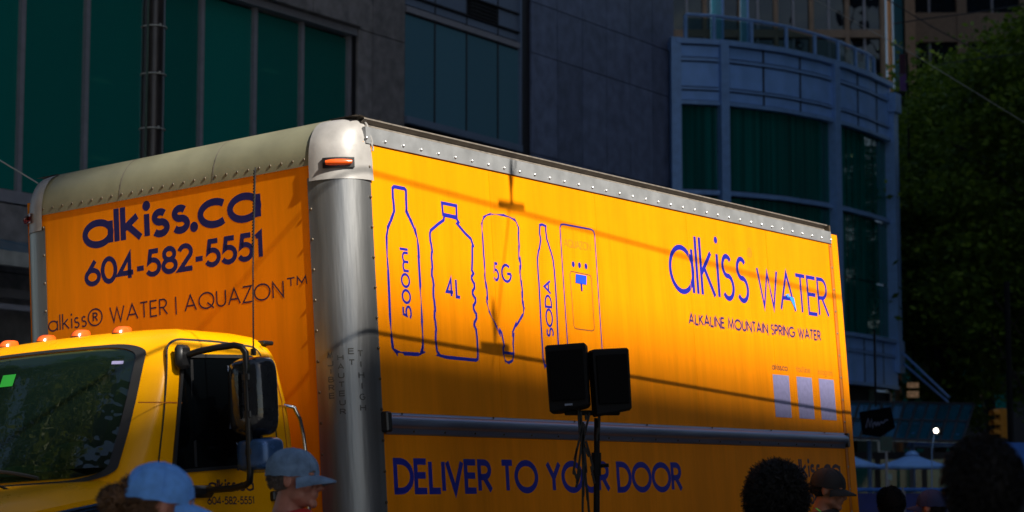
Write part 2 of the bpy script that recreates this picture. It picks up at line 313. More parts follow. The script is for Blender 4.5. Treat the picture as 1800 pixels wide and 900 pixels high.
# ------------------------------------------------------------------ stroke lettering (geometric sans)
def arc(cx, cy, rx, ry, a0, a1, n=22):
    return [(cx + rx * math.cos(R_(a0 + (a1 - a0) * i / n)), cy + ry * math.sin(R_(a0 + (a1 - a0) * i / n))) for i in range(n + 1)]
def glyph(ch, X=0.66):
    # returns (advance width, [polylines], [dots]); cap height 1, X = x-height
    h = X
    G = {
    'A': (.76, [[(0, 0), (.38, 1), (.76, 0)], [(.13, .32), (.63, .32)]]),
    'B': (.5, [[(0, 0), (0, 1), (.24, 1)] + arc(.24, .765, .22, .235, 90, -90)[1:] + [(0, .53)], [(.24, .53)] + arc(.27, .265, .24, .265, 90, -90)[1:] + [(0, 0)]]),
    'C': (.8, [arc(.5, .5, .5, .5, 52, 308, 34)]),
    'D': (.68, [[(0, 0), (0, 1), (.2, 1)] + arc(.2, .5, .48, .5, 90, -90, 30)[1:] + [(0, 0), (0, .02)]]),
    'E': (.45, [[(.45, 1), (0, 1), (0, 0), (.45, 0)], [(0, .53), (.42, .53)]]),
    'G': (.98, [arc(.5, .5, .5, .5, 48, 358, 36), [(.56, .48), (1.0, .48)]]),
    'H': (.62, [[(0, 0), (0, 1)], [(.62, 0), (.62, 1)], [(0, .53), (.62, .53)]]),
    'I': (.0, [[(0, 0), (0, 1)]]),
    'J': (.3, [[(.3, 1), (.3, .18)] + arc(.12, .18, .18, .18, 0, -140, 12)[1:]]),
    'K': (.55, [[(0, 0), (0, 1)], [(.53, 1), (0, .46)], [(.12, .58), (.57, 0)]]),
    'L': (.4, [[(0, 1), (0, 0), (.42, 0)]]),
    'M': (.86, [[(0, 0), (.13, 1), (.43, .12), (.73, 1), (.86, 0)]]),
    'N': (.66, [[(0, 0), (0, 1), (.66, 0), (.66, 1)]]),
    'O': (1., [arc(.5, .5, .5, .5, 0, 360, 44)]),
    'P': (.46, [[(0, 0), (0, 1), (.22, 1)] + arc(.22, .74, .25, .26, 90, -90)[1:] + [(0, .48)]]),
    'Q': (1., [arc(.5, .5, .5, .5, 0, 360, 44), [(.56, .36), (.98, -.04)]]),
    'R': (.5, [[(0, 0), (0, 1), (.22, 1)] + arc(.22, .74, .25, .26, 90, -90)[1:] + [(0, .48)], [(.2, .48), (.52, 0)]]),
    'S': (.46, [arc(.23, .76, .2, .24, 35, 270, 20) + arc(.23, .26, .24, .26, 90, -145, 20)[1:]]),
    'T': (.5, [[(0, 1), (.5, 1)], [(.25, 1), (.25, 0)]]),
    'U': (.58, [[(0, 1), (0, .3)] + arc(.29, .3, .29, .3, 180, 360)[1:] + [(.58, 1)]]),
    'V': (.66, [[(0, 1), (.33, 0), (.66, 1)]]),
    'W': (1.0, [[(0, 1), (.26, 0), (.5, .92), (.74, 0), (1.0, 1)]]),
    'Y': (.62, [[(0, 1), (.31, .46), (.62, 1)], [(.31, .46), (.31, 0)]]),
    'Z': (.56, [[(0, 1), (.56, 1), (0, 0), (.58, 0)]]),
    'a': (h * .98, [arc(h / 2, h / 2, h / 2, h / 2, 0, 360, 34), [(h * .98, h), (h * .98, 0)]]),
    'c': (h * .82, [arc(h / 2, h / 2, h / 2, h / 2, 48, 312, 28)]),
    'b': (h, [[(0, 1.05), (0, 0)], arc(h / 2, h / 2, h / 2, h / 2, 0, 360, 30)]),
    'e': (h * .96, [[(0.02, h / 2), (h * .96, h / 2)] + arc(h / 2, h / 2, h / 2, h / 2, 10, 315, 28)]),
    'g': (h * .98, [arc(h / 2, h / 2, h / 2, h / 2, 0, 360, 30), [(h * .98, h), (h * .98, -.1)] + arc(h / 2, -.1, h * .48, .2, 0, -150, 14)[1:]]),
    'k': (.46, [[(0, 0), (0, 1.05)], [(.38, h), (.02, h * .5)], [(.12, h * .62), (.46, 0)]]),
    'l': (.0, [[(0, 0), (0, 1.05)]]),
    'i': (.0, [[(0, 0), (0, h)]], [(0, h + .26)]),
    'm': (.84, [[(0, 0), (0, h)], [(0, h * .62)] + arc(.21, h * .62, .21, h * .36, 180, 0)[1:] + [(.42, 0)], [(.42, h * .62)] + arc(.63, h * .62, .21, h * .36, 180, 0)[1:] + [(.84, 0)]]),
    'n': (.42, [[(0, 0), (0, h)], [(0, h * .62)] + arc(.21, h * .62, .21, h * .36, 180, 0)[1:] + [(.42, 0)]]),
    'o': (h, [arc(h / 2, h / 2, h / 2, h / 2, 0, 360, 30)]),
    'r': (.24, [[(0, 0), (0, h)], [(0, h * .6)] + arc(.2, h * .6, .2, h * .38, 180, 75, 10)[1:]]),
    's': (h * .5, [arc(h * .25, h * .76, h * .2, h * .23, 35, 270, 16) + arc(h * .25, h * .27, h * .25, h * .27, 90, -145, 16)[1:]]),
    't': (.26, [[(.13, 0), (.13, h * 1.4)], [(0, h), (.26, h)]]),
    'u': (.42, [[(0, h), (0, h * .35)] + arc(.21, h * .35, .21, h * .35, 180, 360)[1:] + [(.42, h)], [(.42, h * .5), (.42, 0)]]),
    '0': (.58, [arc(.29, .5, .29, .5, 0, 360, 36)]),
    '1': (.22, [[(0, .86), (.18, 1), (.18, 0)]]),
    '2': (.52, [arc(.25, .73, .25, .27, 165, -38, 20) + [(0, 0), (.54, 0)]]),
    '4': (.62, [[(.46, 0), (.46, 1), (0, .24), (.62, .24)]]),
    '5': (.52, [[(.48, 1), (.14, 1), (.08, .57)] + arc(.23, .31, .28, .31, 118, -150, 24)]),
    '6': (.58, [[(.42, 1), (.06, .46)], arc(.29, .3, .29, .3, 0, 360, 30)]),
    '8': (.54, [arc(.27, .76, .22, .24, 0, 360, 28), arc(.27, .26, .27, .26, 0, 360, 30)]),
    '-': (.3, [[(0, .34), (.3, .34)]]),
    '|': (.0, [[(0, -.12), (0, 1.05)]]),
    '.': (.0, [], [(0, .03)]),
    ' ': (.22, []),
    '®': (.92, [arc(.46, .5, .5, .55, 0, 360, 40), [(.32, .25), (.32, .78), (.47, .78)] + arc(.47, .65, .13, .13, 90, -90, 10)[1:] + [(.32, .52)], [(.46, .52), (.62, .25)]]),
    '™': (.8, [[(0, 1), (.3, 1)], [(.15, 1), (.15, .55)], [(.4, .55), (.42, 1), (.58, .66), (.74, 1), (.78, .55)]]),
    }
    g = G[ch]
    return g[0], g[1], (g[2] if len(g) > 2 else [])
def ribbon(mb, pts, w, fn, lift, closed=False):
    P = [Vector(p) for p in pts]; P = [p for i, p in enumerate(P) if i == 0 or (p - P[i - 1]).length > 1e-5]
    if closed is None: closed = (P[0] - P[-1]).length < 1e-4
    if (P[0] - P[-1]).length < 1e-4 and len(P) > 3: P.pop(); closed = True
    n = len(P); L = []; Rr = []
    for i in range(n):
        a = P[i - 1] if (i > 0 or closed) else None; b = P[(i + 1) % n] if (i < n - 1 or closed) else None
        d1 = (P[i] - a).normalized() if a is not None else None; d2 = (b - P[i]).normalized() if b is not None else None
        if d1 is None: d1 = d2
        if d2 is None: d2 = d1
        n1 = Vector((-d1.y, d1.x)); n2 = Vector((-d2.y, d2.x)); m = n1 + n2
        if m.length < 1e-4: m = n1
        m.normalize(); k = min(2.6, 1 / max(0.25, m.dot(n1)))
        L.append(P[i] + m * w / 2 * k); Rr.append(P[i] - m * w / 2 * k)
    vs = [fn(p.x, p.y, lift) for p in L] + [fn(p.x, p.y, lift) for p in Rr]
    fs = [(i, (i + 1) % n, n + (i + 1) % n, n + i) for i in range(n if closed else n - 1)]
    mb.add(vs, fs)
def text_mb(s, x0, x1, y0, H, w, fn, X=0.66, gap=0.2, lift0=0.00025, spacegap=None, custom=None):
    """letters fitted between x0 and x1 on baseline y0, cap height H, stroke w; fn(x, y, lift)"""
    mb = MB(); wr = w / H
    adv = 0; items = []
    for i, ch in enumerate(s):
        a, st, dots = glyph(ch, X)
        items.append((adv, st, dots)); adv += a + (gap if i < len(s) - 1 else 0)
    total = adv; sx = (abs(x1 - x0) - w) / total if total > 1e-6 else 1.0; sg = 1 if x1 > x0 else -1
    lift = lift0
    for (a, st, dots) in items:
        for pl in st:
            pts = [(x0 + sg * (w / 2 + (a + px) * sx), y0 + w / 2 + py * (H - w)) for px, py in pl]
            ribbon(mb, pts, w, fn, lift); lift += 0.00002
        for dx, dy in dots:
            c = (x0 + sg * (w / 2 + (a + dx) * sx), y0 + w / 2 + dy * (H - w)); r = w * 0.72
            mb.add([fn(c[0] + r * math.cos(t * math.pi / 8), c[1] + r * math.sin(t * math.pi / 8), lift) for t in range(16)], [tuple(range(16))]); lift += 0.00002
    return mb

# ================================================================== GROUND
TR = Matrix(((0.54256999, -0.83790521, -0.0594363), (0.83993581, 0.54210609, 0.02507638), (0.01120915, -0.06352837, 0.99791708)))
TO = Vector((-0.69104732, 11.48470469, -0.15363714))
TN = Vector((TR[0][2], TR[1][2], TR[2][2]))
def plane_z(u, v):
    p = W(min(max(u, -40), 60), v, 0)
    return TO.z - (TN.x * (p.x - TO.x) + TN.y * (p.y - TO.y)) / TN.z
KERB = 11.6
def gz(u, v):
    if v <= 0: return plane_z(u, 0) - 0.004 * 0
    if v <= KERB: return plane_z(u, v)
    return plane_z(u, KERB) + 0.14
def ground():
    us = [-300, -120] + list(range(-40, 61, 10)) + [120, 400]
    def strip(name, vs, m, dz=0.0, lab=None):
        mb = MB(); mb.grid([[W(u, v, gz(u, v) + dz) for u in us] for v in vs]); o = mb.build(name, m); o['kind'] = 'structure'; return o
    strip('road', [-15, -6, 0, 3, 6, 9, KERB], 'asphalt')
    mb = MB(); mb.grid([[W(u, v, z) for u in us] for v, z in []] or [[W(u, KERB + 0.001, plane_z(u, KERB)) for u in us], [W(u, KERB + 0.002, plane_z(u, KERB) + 0.14) for u in us], [W(u, KERB + 0.15, plane_z(u, KERB) + 0.14) for u in us]])
    o = mb.build('kerb', 'paving'); o['kind'] = 'structure'
    mb = MB(); mb.grid([[W(u, v, plane_z(u, KERB) + 0.136) for u in us] for v in (KERB + 0.15, 40, 120, 400)]); o = mb.build('pavement', 'paving'); o['kind'] = 'structure'
    mb = MB(); mb.grid([[W(u, v, plane_z(u, 0) - 0.004) for u in us] for v in (-120, -15)]); o = mb.build('ground', 'paving'); o['kind'] = 'structure'
    for v in (3.0, 3.3):
        mb = MB(); mb.grid([[W(u, vv, gz(u, vv) + 0.004) for u in range(-40, 61, 10)] for vv in (v, v + 0.1)])
        o = mb.build('road_marking', 'whiteline'); o['kind'] = 'structure'
ground()

# ================================================================== TRUCK
truck = thing('box_truck', 'yellow box truck with blue bottle drawings and lettering on its long side', 'truck')
truck.matrix_world = Matrix.Translation(TO) @ TR.to_4x4()
HT = 2.44
fS = lambda x, z, l: (x, -l, z)            # side wall
fF = lambda y, z, l: (-l, y, z)            # front wall
def build_box():
    side = MB().box((0.19, 0.0, 2.235), (6.215, 0.03, 3.71)).build('side_panel', 'yellow', truck)
    low = MB().box((0.19, 0.0, 1.12), (6.215, 0.03, 2.12)).build('lower_side_panel', 'yellow', truck)
    front = MB().box((0.0, 0.185, 1.12), (0.03, 2.255, 3.60)).build('front_panel', 'yellow', truck)
    MB().box((0.1, HT - 0.03, 1.12), (6.3, HT, 3.70)).build('far_side_panel', 'yellow', truck)
    MB().box((0.03, 0.031, 1.0), (6.29, HT - 0.031, 1.118)).build('floor_frame', 'black', truck)
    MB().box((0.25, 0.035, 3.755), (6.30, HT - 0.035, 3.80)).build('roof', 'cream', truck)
    # panel joints on the upper wall
    for x in (1.42, 2.64, 3.86, 5.08):
        MB().box((x, -0.0012, 2.24), (x + 0.004, 0.001, 3.69)).build('panel_seam', 'yellow', side)
    # rear frame
    MB().box((6.217, -0.008, 1.0), (6.325, 0.10, 3.775)).build('rear_post', 'yellow', truck)
    MB().box((6.217, HT - 0.10, 1.0), (6.325, HT + 0.008, 3.775)).build('rear_post', 'yellow', truck)
    MB().box((6.22, 0.10, 3.60), (6.325, HT - 0.10, 3.77)).build('rear_header', 'yellow', truck)
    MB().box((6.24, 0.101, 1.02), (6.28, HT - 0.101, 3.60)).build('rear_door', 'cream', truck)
    MB().box((6.172, -0.006, 1.14), (6.214, -0.0005, 3.69)).build('edge_strip', 'fainttext', truck)
    mb = MB()
    for i in range(15): mb.ell((6.193, -0.008, 1.3 + i * 0.17), (0.008, 0.006, 0.008), 8, 4)
    mb.build('rivet', 'rivet', truck)['kind'] = 'stuff'
    # top rail with recessed lip
    rail = MB().box((0.205, -0.010, 3.700), (6.214, 0.012, 3.792)).build('top_rail', 'rail', truck)
    mb = MB(); mb.grid([[(x, y, z) for y, z in ((-0.0095, 3.7925), (0.028, 3.796), (0.034, 3.822), (0.004, 3.838), (0.004, 3.846), (0.05, 3.848), (0.05, 3.80))] for x in (0.215, 1.5, 3, 4.5, 6.19)])
    mb.build('roof_lip', 'lip', truck)
    mb = MB()
    for i in range(36): mb.ell((0.207 + i * 0.1712, -0.012, 3.728), (0.0085, 0.009, 0.0085), 10, 6)
    mb.build('rivet', 'rivet', rail)['kind'] = 'stuff'
    MB().box((6.19, -0.009, 3.792), (6.216, 0.05, 3.84)).build('rail_end_cap', 'darkrivet', truck)
    # corner posts
    def post(sy):
        Y = (lambda y: y) if sy > 0 else (lambda y: HT - y)
        prof = [(0.235, -0.005), (0.2, -0.005)] + [(0.2 - 0.205 * math.sin(R_(a)), 0.2 - 0.205 * math.cos(R_(a))) for a in range(6, 90, 6)] + [(-0.005, 0.2), (-0.005, 0.243)]
        mb = MB(); mb.grid([[(x, Y(y), z) for x, y in prof] for z in [1.0] + [1.3 + 0.25 * i for i in range(9)] + [3.515]])
        o = mb.build('corner_post', 'alu', truck, smooth=40)
        mb = MB()
        for i in range(15):
            z = 1.2 + i * 0.165; mb.ell((-0.006, Y(0.228), z), (0.005, 0.009, 0.009), 8, 4)
            mb.ell((0.222, Y(-0.009), z + 0.06), (0.009, 0.008, 0.009), 8, 4)
        mb.build('rivet', 'darkrivet', o)['kind'] = 'stuff'
        return o
    pl = post(1); post(-1)
    for col, word, y0, zt, sz, pitch in ((0, 'MJIBRE', 0.150, 2.530, 0.040, 0.043), (1, 'HAUTEUR', 0.098, 2.515, 0.040, 0.048), (2, 'ET', 0.052, 2.545, 0.042, 0.060), (3, 'TIHIGH', 0.022, 2.530, 0.046, 0.058)):
        # stencilled letters follow the curved post
        def fP(a, z, l, y0=y0):
            t = math.acos(max(-1, min(1, (0.2 - y0) / 0.205))); t2 = t + a / 0.205
            return (0.2 - (0.205 + l) * math.sin(t2), 0.2 - (0.205 + l) * math.cos(t2), z)
        for i, ch in enumerate(word):
            mb = text_mb(ch, 0.017, -0.017, zt - i * pitch, sz * 0.78, 0.006, fP, lift0=0.0015) if ch not in 'I' else text_mb(ch, 0.003, -0.003, zt - i * pitch, sz * 0.78, 0.006, lambda a, z, l, f=fP: f(a, z, l), lift0=0.0015)
            mb.build('stencil_letter', 'stencil', pl)
    # rounded front header
    c = (0.24, 3.598); r = 0.245
    mb = MB(); pr = [(c[0] - r, 3.585)] + [(c[0] - r * math.cos(R_(a)), c[1] + (r + .022) * math.sin(R_(a))) for a in range(0, 91, 6)] + [(0.36, c[1] + r + .022)]
    mb.grid([[(x, y, z) for x, z in pr] for y in np.linspace(0.185, 2.25, 12)])
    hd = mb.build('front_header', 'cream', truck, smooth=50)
    mb = MB()
    for i in range(26):
        y = 0.26 + i * 0.078; mb.ell((-0.005, y, 3.622), (0.0035, 0.007, 0.009), 8, 4)
    mb.build('rivet', 'darkrivet', hd)['kind'] = 'stuff'
    for y in (0.9, 1.6):
        mb = MB(); mb.grid([[(c[0] - (r + 0.002) * math.cos(R_(a)), yy, c[1] + (r + 0.024) * math.sin(R_(a))) for a in range(0, 91, 9)] for yy in (y, y + 0.006)]); mb.build('header_seam', 'lip', hd)
    for sy in (1, -1):
        Y = (lambda y: y) if sy > 0 else (lambda y: HT - y)
        rows = []
        for ph, zz in [(0, 3.495), (0, 3.53), (0, 3.598)] + [(a, None) for a in range(10, 91, 8)]:
            row = []
            k = math.cos(R_(ph)) ; z = zz if zz else 3.60 + 0.252 * math.sin(R_(ph))
            for a in range(-3, 94, 6):
                e = 0.016 if zz == 3.495 else (0.012 if zz else 0.010)
                rx = (0.232 + e) * k ** 0.7; ry = (0.205 + e) * k ** 0.32
                row.append((0.232 - rx * math.cos(R_(a)) if a < 90 else 0.25, Y(0.205 - ry * math.sin(R_(max(a, 0)))) if a > 0 else Y(0.225), z))
            rows.append(row)
        mb = MB(); mb.grid(rows)
        cp = mb.build('corner_cap', 'cap', truck, smooth=60)
        # crimped seam between the cap and the rail
        pts = []
        for i in range(12):
            t = i / 11; pts.append((0.252 + 0.004 * math.sin(i * 2.3), Y(-0.016 + 0.05 * t * t), 3.66 + 0.185 * t))
        MB().tube(pts, 0.006, 6).build('crimp_seam', 'cap', cp)
        # torn roof sheet edge
        mb = MB(); mb.grid([[(x + 0.01 * math.sin(k * 2.1), Y(0.02 + 0.09 * j), 3.851 + 0.006 * math.sin(k + j) + (0.004 if j == 0 else 0)) for k, x in enumerate(np.linspace(0.16, 0.42, 9))] for j in range(3)])
        mb.build('roof_sheet_edge', 'lip', cp)
        a0 = R_(40)
        def lampfn(t, z, l, a=a0):
            ang = a + t / 0.23
            return (0.232 - (0.244 + l) * math.cos(ang), Y(0.205 - (0.217 + l) * math.sin(ang)), z)
        rows = [[lampfn(t, 3.583 + dz, l) for t in np.linspace(-0.085, 0.085, 9)] for dz, l in ((-0.028, 0), (-0.028, 0.012), (0.028, 0.012), (0.028, 0))]
        mb = MB(); mb.grid(rows); mb.build('lamp_base', 'black' if sy > 0 else 'red', cp)
        rows = [[lampfn(t, 3.583 + dz * (1 - 0.3 * (abs(t) / 0.065) ** 3), l) for t in np.linspace(-0.065, 0.065, 13)] for dz, l in ((-0.018, 0.012), (-0.014, 0.03), (0, 0.036), (0.014, 0.03), (0.018, 0.012))]
        mb = MB(); mb.grid(rows); mb.build('marker_lamp', 'amber' if sy > 0 else 'red', cp, smooth=60)
    # rub rail
    prof = [(-0.001, 2.236), (-0.012, 2.234), (-0.016, 2.222)] + [(-0.016 - 0.032 * math.sin(R_(a)), 2.186 + 0.034 * math.cos(R_(a))) for a in range(10, 180, 16)] + [(-0.018, 2.148), (-0.012, 2.126), (-0.004, 2.118), (0.0, 2.118)]
    mb = MB(); mb.grid([[(x, y, z) for y, z in prof] for x in (0.25, 1.5, 3, 4.5, 6.16)]); rr = mb.build('rub_rail', 'rub', truck, smooth=50)
    MB().box((0.215, -0.05, 2.128), (0.262, 0.0, 2.238), 0.008).build('rail_end', 'black', rr)
    MB().box((6.155, -0.045, 2.125), (6.185, 0.0, 2.232), 0.006).build('rail_end', 'black', rr)
    mb = MB()
    for i in range(20): mb.ell((0.5 + i * 0.3, -0.014, 2.137), (0.009, 0.006, 0.007), 8, 4)
    for i in range(7): mb.ell((0.4 + i * 0.9, -0.014, 2.231), (0.008, 0.006, 0.006), 8, 4)
    mb.build('rivet', 'darkrivet', rr)['kind'] = 'stuff'
    # ---- lettering
    def T(s, x0, x1, y0, H, w, fn, m, par, **k): text_mb(s, x0, x1, y0, H, w, fn, **k).build('lettering', m, par)
    T('alkiss.ca', 1.905, 0.575, 3.335, 0.222, 0.041, fF, 'navy', front, X=.70, gap=.17)
    T('604-582-5551', 1.900, 0.568, 3.118, 0.160, 0.029, fF, 'navy', front, gap=.17)
    T('alkiss® WATER | AQUAZON', 2.200, 0.440, 2.890, 0.096, 0.0095, fF, 'purple', front, X=.66, gap=.2)
    T('™', 0.420, 0.275, 2.890, 0.104, 0.008, fF, 'purple', front)
    T('alkiss', 3.570, 4.745, 3.128, 0.415, 0.036, fS, 'blue', side, X=.80, gap=.155)
    T('WATER', 4.880, 6.085, 3.112, 0.305, 0.029, fS, 'blue', side, gap=.12)
    T('®', 4.770, 4.830, 3.475, 0.062, 0.006, fS, 'fainttext', side)
    MB().add([fS(5.385, 3.235, .004), fS(5.475, 3.225, .004), fS(5.50, 3.125, .004)], [(0, 1, 2)]).build('drop_mark', 'lightblue', side)
    MB().add([fS(5.33, 3.24, .0045), fS(5.395, 3.25, .0045), fS(5.375, 3.215, .0045)], [(0, 1, 2)]).build('drop_mark', 'lightblue', side)
    T('ALKALINE MOUNTAIN SPRING WATER', 3.795, 5.90, 2.925, 0.082, 0.015, fS, 'navy', side, gap=.2)
    T('DELIVER TO YOUR DOOR', 0.312, 3.545, 1.797, 0.196, 0.036, fS, 'blue', low, gap=.17)
    T('alkiss.ca', 5.17, 6.06, 1.888, 0.150, 0.026, fS, 'purple', low, X=.68, gap=.16)
    T('604-582-5551', 5.17, 6.06, 1.70, 0.11, 0.02, fS, 'purple', low)
    T('4', 0.905, 0.988, 2.905, 0.118, 0.019, fS, 'blue', side); T('L', 1.003, 1.055, 2.905, 0.118, 0.019, fS, 'blue', side)
    T('5', 1.408, 1.472, 3.036, 0.115, 0.017, fS, 'blue', side); T('G', 1.494, 1.608, 3.036, 0.115, 0.017, fS, 'blue', side)
    T('AQUAZON', 2.232, 2.555, 3.316, 0.050, 0.0045, fS, 'fainttext', side, gap=.12)
    rot = lambda ox, oz: (lambda a, b, l: (ox - b, -l, oz + a))
    T('500ml', 0.0, 0.395, 0.0, 0.088, 0.015, rot(0.562, 2.757), 'blue', side, X=.72, gap=.16)
    T('SODA', 0.0, 0.355, 0.0, 0.085, 0.015, rot(2.045, 2.737), 'blue', side, gap=.16)
    for (x0, x1, w) in ((5.02, 5.285, 'alkiss.ca'), (5.415, 5.675, 'YouTube'), (5.80, 6.065, 'Instagram')):
        T(w, x0 + .0, x1 - .01, 2.672 if w != 'Instagram' else 2.668, 0.042, 0.0065 if w != 'Instagram' else 0.0045, fS, 'fainttext' if w != 'alkiss.ca' else 'purple', side, X=.72, gap=.16)
        MB().box((x0, -0.0015, 2.330), (x1, 0.0, 2.638)).build('plain_label', 'label', side)
    # ---- bottle drawings
    def OUT(name, polys, w, m='blue'):
        mb = MB(); l = 0.0006
        for pts, cl in polys:
            ribbon(mb, [pts[0]] + pts[1:], w, fS, l, cl); l += 0.0003
        mb.build(name, m, side)
    def smooth(pts, n=3, keep=()):
        out = []; N = len(pts)
        for i in range(N):
            p0, p1, p2, p3 = [Vector(pts[(i + k) % N]) for k in (-1, 0, 1, 2)]
            sharp = (p2 - p1).length < 0.03
            for j in range(n if not sharp else 1):
                t = j / n; q = 0.5 * ((2 * p1) + (p2 - p0) * t + (2 * p0 - 5 * p1 + 4 * p2 - p3) * t * t + (3 * p1 - 3 * p2 + p0 - p3) * t ** 3)
                l = p1.lerp(p2, t); out.append(tuple(l.lerp(q, 0.6)))
        return out
    b500 = [(0.355, 2.755), (0.359, 3.0), (0.361, 3.198), (0.377, 3.253), (0.414, 3.304), (0.445, 3.352), (0.444, 3.38), (0.441, 3.478), (0.455, 3.488), (0.555, 3.488), (0.567, 3.48), (0.564, 3.38), (0.560, 3.359), (0.597, 3.313), (0.641, 3.245), (0.658, 3.172), (0.657, 2.95), (0.655, 2.75), (0.650, 2.606), (0.632, 2.577), (0.601, 2.566), (0.465, 2.563), (0.398, 2.571), (0.365, 2.591), (0.356, 2.663)]
    OUT('bottle_outline', [(smooth(b500), True)], 0.021)
    b4 = [(0.932, 3.377), (0.924, 3.349), (0.789, 3.276), (0.78, 3.259), (0.779, 3.217), (0.792, 3.157), (0.781, 3.115), (0.785, 3.06), (0.775, 3.019), (0.789, 2.966), (0.780, 2.90), (0.790, 2.823), (0.779, 2.782), (0.789, 2.715), (0.779, 2.66), (0.785, 2.6), (0.804, 2.576), (0.869, 2.563), (1.172, 2.560), (1.192, 2.568), (1.196, 2.6), (1.198, 2.669), (1.193, 2.738), (1.176, 2.760), (1.181, 2.780), (1.204, 2.805), (1.204, 2.83), (1.180, 2.855), (1.180, 2.877), (1.204, 2.90), (1.204, 2.92), (1.179, 2.942), (1.179, 2.96), (1.201, 2.98), (1.201, 3.005), (1.178, 3.03), (1.178, 3.045), (1.199, 3.064), (1.184, 3.082), (1.203, 3.222), (1.192, 3.266), (1.059, 3.341), (1.053, 3.373)]
    OUT('bottle_outline', [(smooth(b4, 2), True), ([(0.915, 3.447), (1.06, 3.446), (1.058, 3.380), (0.92, 3.382)], True)], 0.019)
    b5 = [(1.320, 3.375), (1.343, 3.408), (1.422, 3.436), (1.565, 3.443), (1.682, 3.425), (1.715, 3.385), (1.71, 3.268), (1.700, 3.194), (1.716, 3.152), (1.702, 3.107), (1.706, 3.064), (1.716, 2.993), (1.710, 2.93), (1.719, 2.89), (1.705, 2.855), (1.644, 2.801), (1.583, 2.747), (1.578, 2.675), (1.577, 2.618), (1.562, 2.578), (1.519, 2.561), (1.480, 2.574), (1.468, 2.613), (1.461, 2.735), (1.396, 2.786), (1.338, 2.858), (1.323, 2.908), (1.330, 2.993), (1.316, 3.062), (1.320, 3.119), (1.318, 3.289)]
    OUT('bottle_outline', [(smooth(b5), True), ([(1.468, 2.619), (1.576, 2.617)], False)], 0.0155)
    so = [(1.96, 3.424), (2.029, 3.423), (2.031, 3.342), (2.06, 3.285), (2.087, 3.228), (2.096, 3.154), (2.098, 3.006), (2.094, 2.858), (2.088, 2.703), (2.088, 2.578), (2.066, 2.557), (1.979, 2.551), (1.926, 2.563), (1.903, 2.606), (1.904, 2.846), (1.909, 3.066), (1.908, 3.212), (1.925, 3.258), (1.961, 3.335)]
    OUT('bottle_outline', [(smooth(so, 2), True)], 0.016)
    ma = [(2.195, 3.432), (2.209, 3.450), (2.235, 3.456), (2.575, 3.457), (2.603, 3.448), (2.613, 3.427), (2.613, 3.196), (2.613, 2.89), (2.613, 2.60), (2.600, 2.578), (2.215, 2.576), (2.199, 2.60), (2.196, 2.886)]
    OUT('dispenser_outline', [(ma, True)], 0.0105)
    m2 = [(2.279, 3.145), (2.288, 3.162), (2.300, 3.166), (2.516, 3.160), (2.531, 3.154), (2.537, 3.137), (2.534, 2.916), (2.534, 2.832), (2.527, 2.813), (2.501, 2.806), (2.315, 2.808), (2.294, 2.813), (2.286, 2.829), (2.283, 3.012)]
    OUT('dispenser_outline', [(m2, True)], 0.005, 'purple')
    for x in (2.326, 2.401, 2.479): MB().add([fS(x + 0.017 * math.cos(t * math.pi / 8), 3.213 + 0.019 * math.sin(t * math.pi / 8), 0.001) for t in range(16)], [tuple(range(16))]).build('dispenser_button', 'blue', side)
    MB().add([fS(*p, 0.003) for p in [(2.347, 3.154), (2.475, 3.152), (2.468, 3.095), (2.337, 3.097)]], [(0, 1, 2, 3)]).build('dispenser_tap', 'brightblue', side)
    MB().add([fS(*p, 0.0035) for p in [(2.397, 3.098), (2.415, 3.098), (2.415, 3.050), (2.399, 3.051)]], [(0, 1, 2, 3)]).build('dispenser_tap', 'blue', side)
build_box()

# ---- cab
LEV = [(.95, 1.02, -.20, -1.45, -1.62, -1.92), (1.60, 1.02, -.21, -1.42, -1.59, -1.87), (1.88, 1.02, -.23, -1.36, -1.53, -1.81), (1.955, 1.02, -.235, -1.345, -1.50, -1.77), (2.12, 1.018, -.24, -1.295, -1.42, -1.68), (2.28, 1.012, -.26, -1.24, -1.35, -1.60), (2.40, 1.004, -.29, -1.20, -1.30, -1.54), (2.50, .995, -.31, -1.165, -1.255, -1.49), (2.55, .982, -.325, -1.13, -1.21, -1.44), (2.60, .955, -.345, -1.07, -1.14, -1.36), (2.635, .905, -.38, -.99, -1.06, -1.26), (2.66, .82, -.43, -.92, -.99, -1.15), (2.68, .66, -.50, -.84, -.90, -1.02), (2.692, .40, -.60, -.76, -.80, -.88), (2.696, .05, -.68, -.70, -.72, -.74)]
def lev(z):
    for a, b in zip(LEV, LEV[1:]):
        if z <= b[0]: t = (z - a[0]) / (b[0] - a[0]); return [p + (q - p) * t for p, q in zip(a, b)]
    return list(LEV[-1])
def frontx(z, r): L = lev(z); return L[5] + (L[4] - L[5]) * (abs(r) / .9) ** 2.2
NF = 21
def outline(z):
    _, hw, xr, xs, xc, xf = lev(z); P = []; cr = min(0.09, hw * .4)
    for k in range(5): a = R_(90 * k / 4); P.append((xr - cr + cr * math.cos(a), -(hw - cr) - cr * math.sin(a)))
    for k in range(1, 6): P.append((xr - cr + (xs - xr + cr) * k / 6, -hw))
    def bez(t): a, b, c = Vector((xs, -hw)), Vector((xc + 0.03 + (xs - xc) * .25, -hw)), Vector((xc, -.9 * hw)); return (1 - t) ** 2 * a + 2 * t * (1 - t) * b + t * t * c
    for k in range(6): P.append(tuple(bez(k / 6)))
    for k in range(NF): r = -.9 + 1.8 * k / (NF - 1); P.append((frontx(z, r), r * hw))
    n = 16
    for p in [P[i] for i in range(n - 1, -1, -1)]: P.append((p[0], -p[1]))
    return [(x, 1.22 + y, z) for x, y in P]
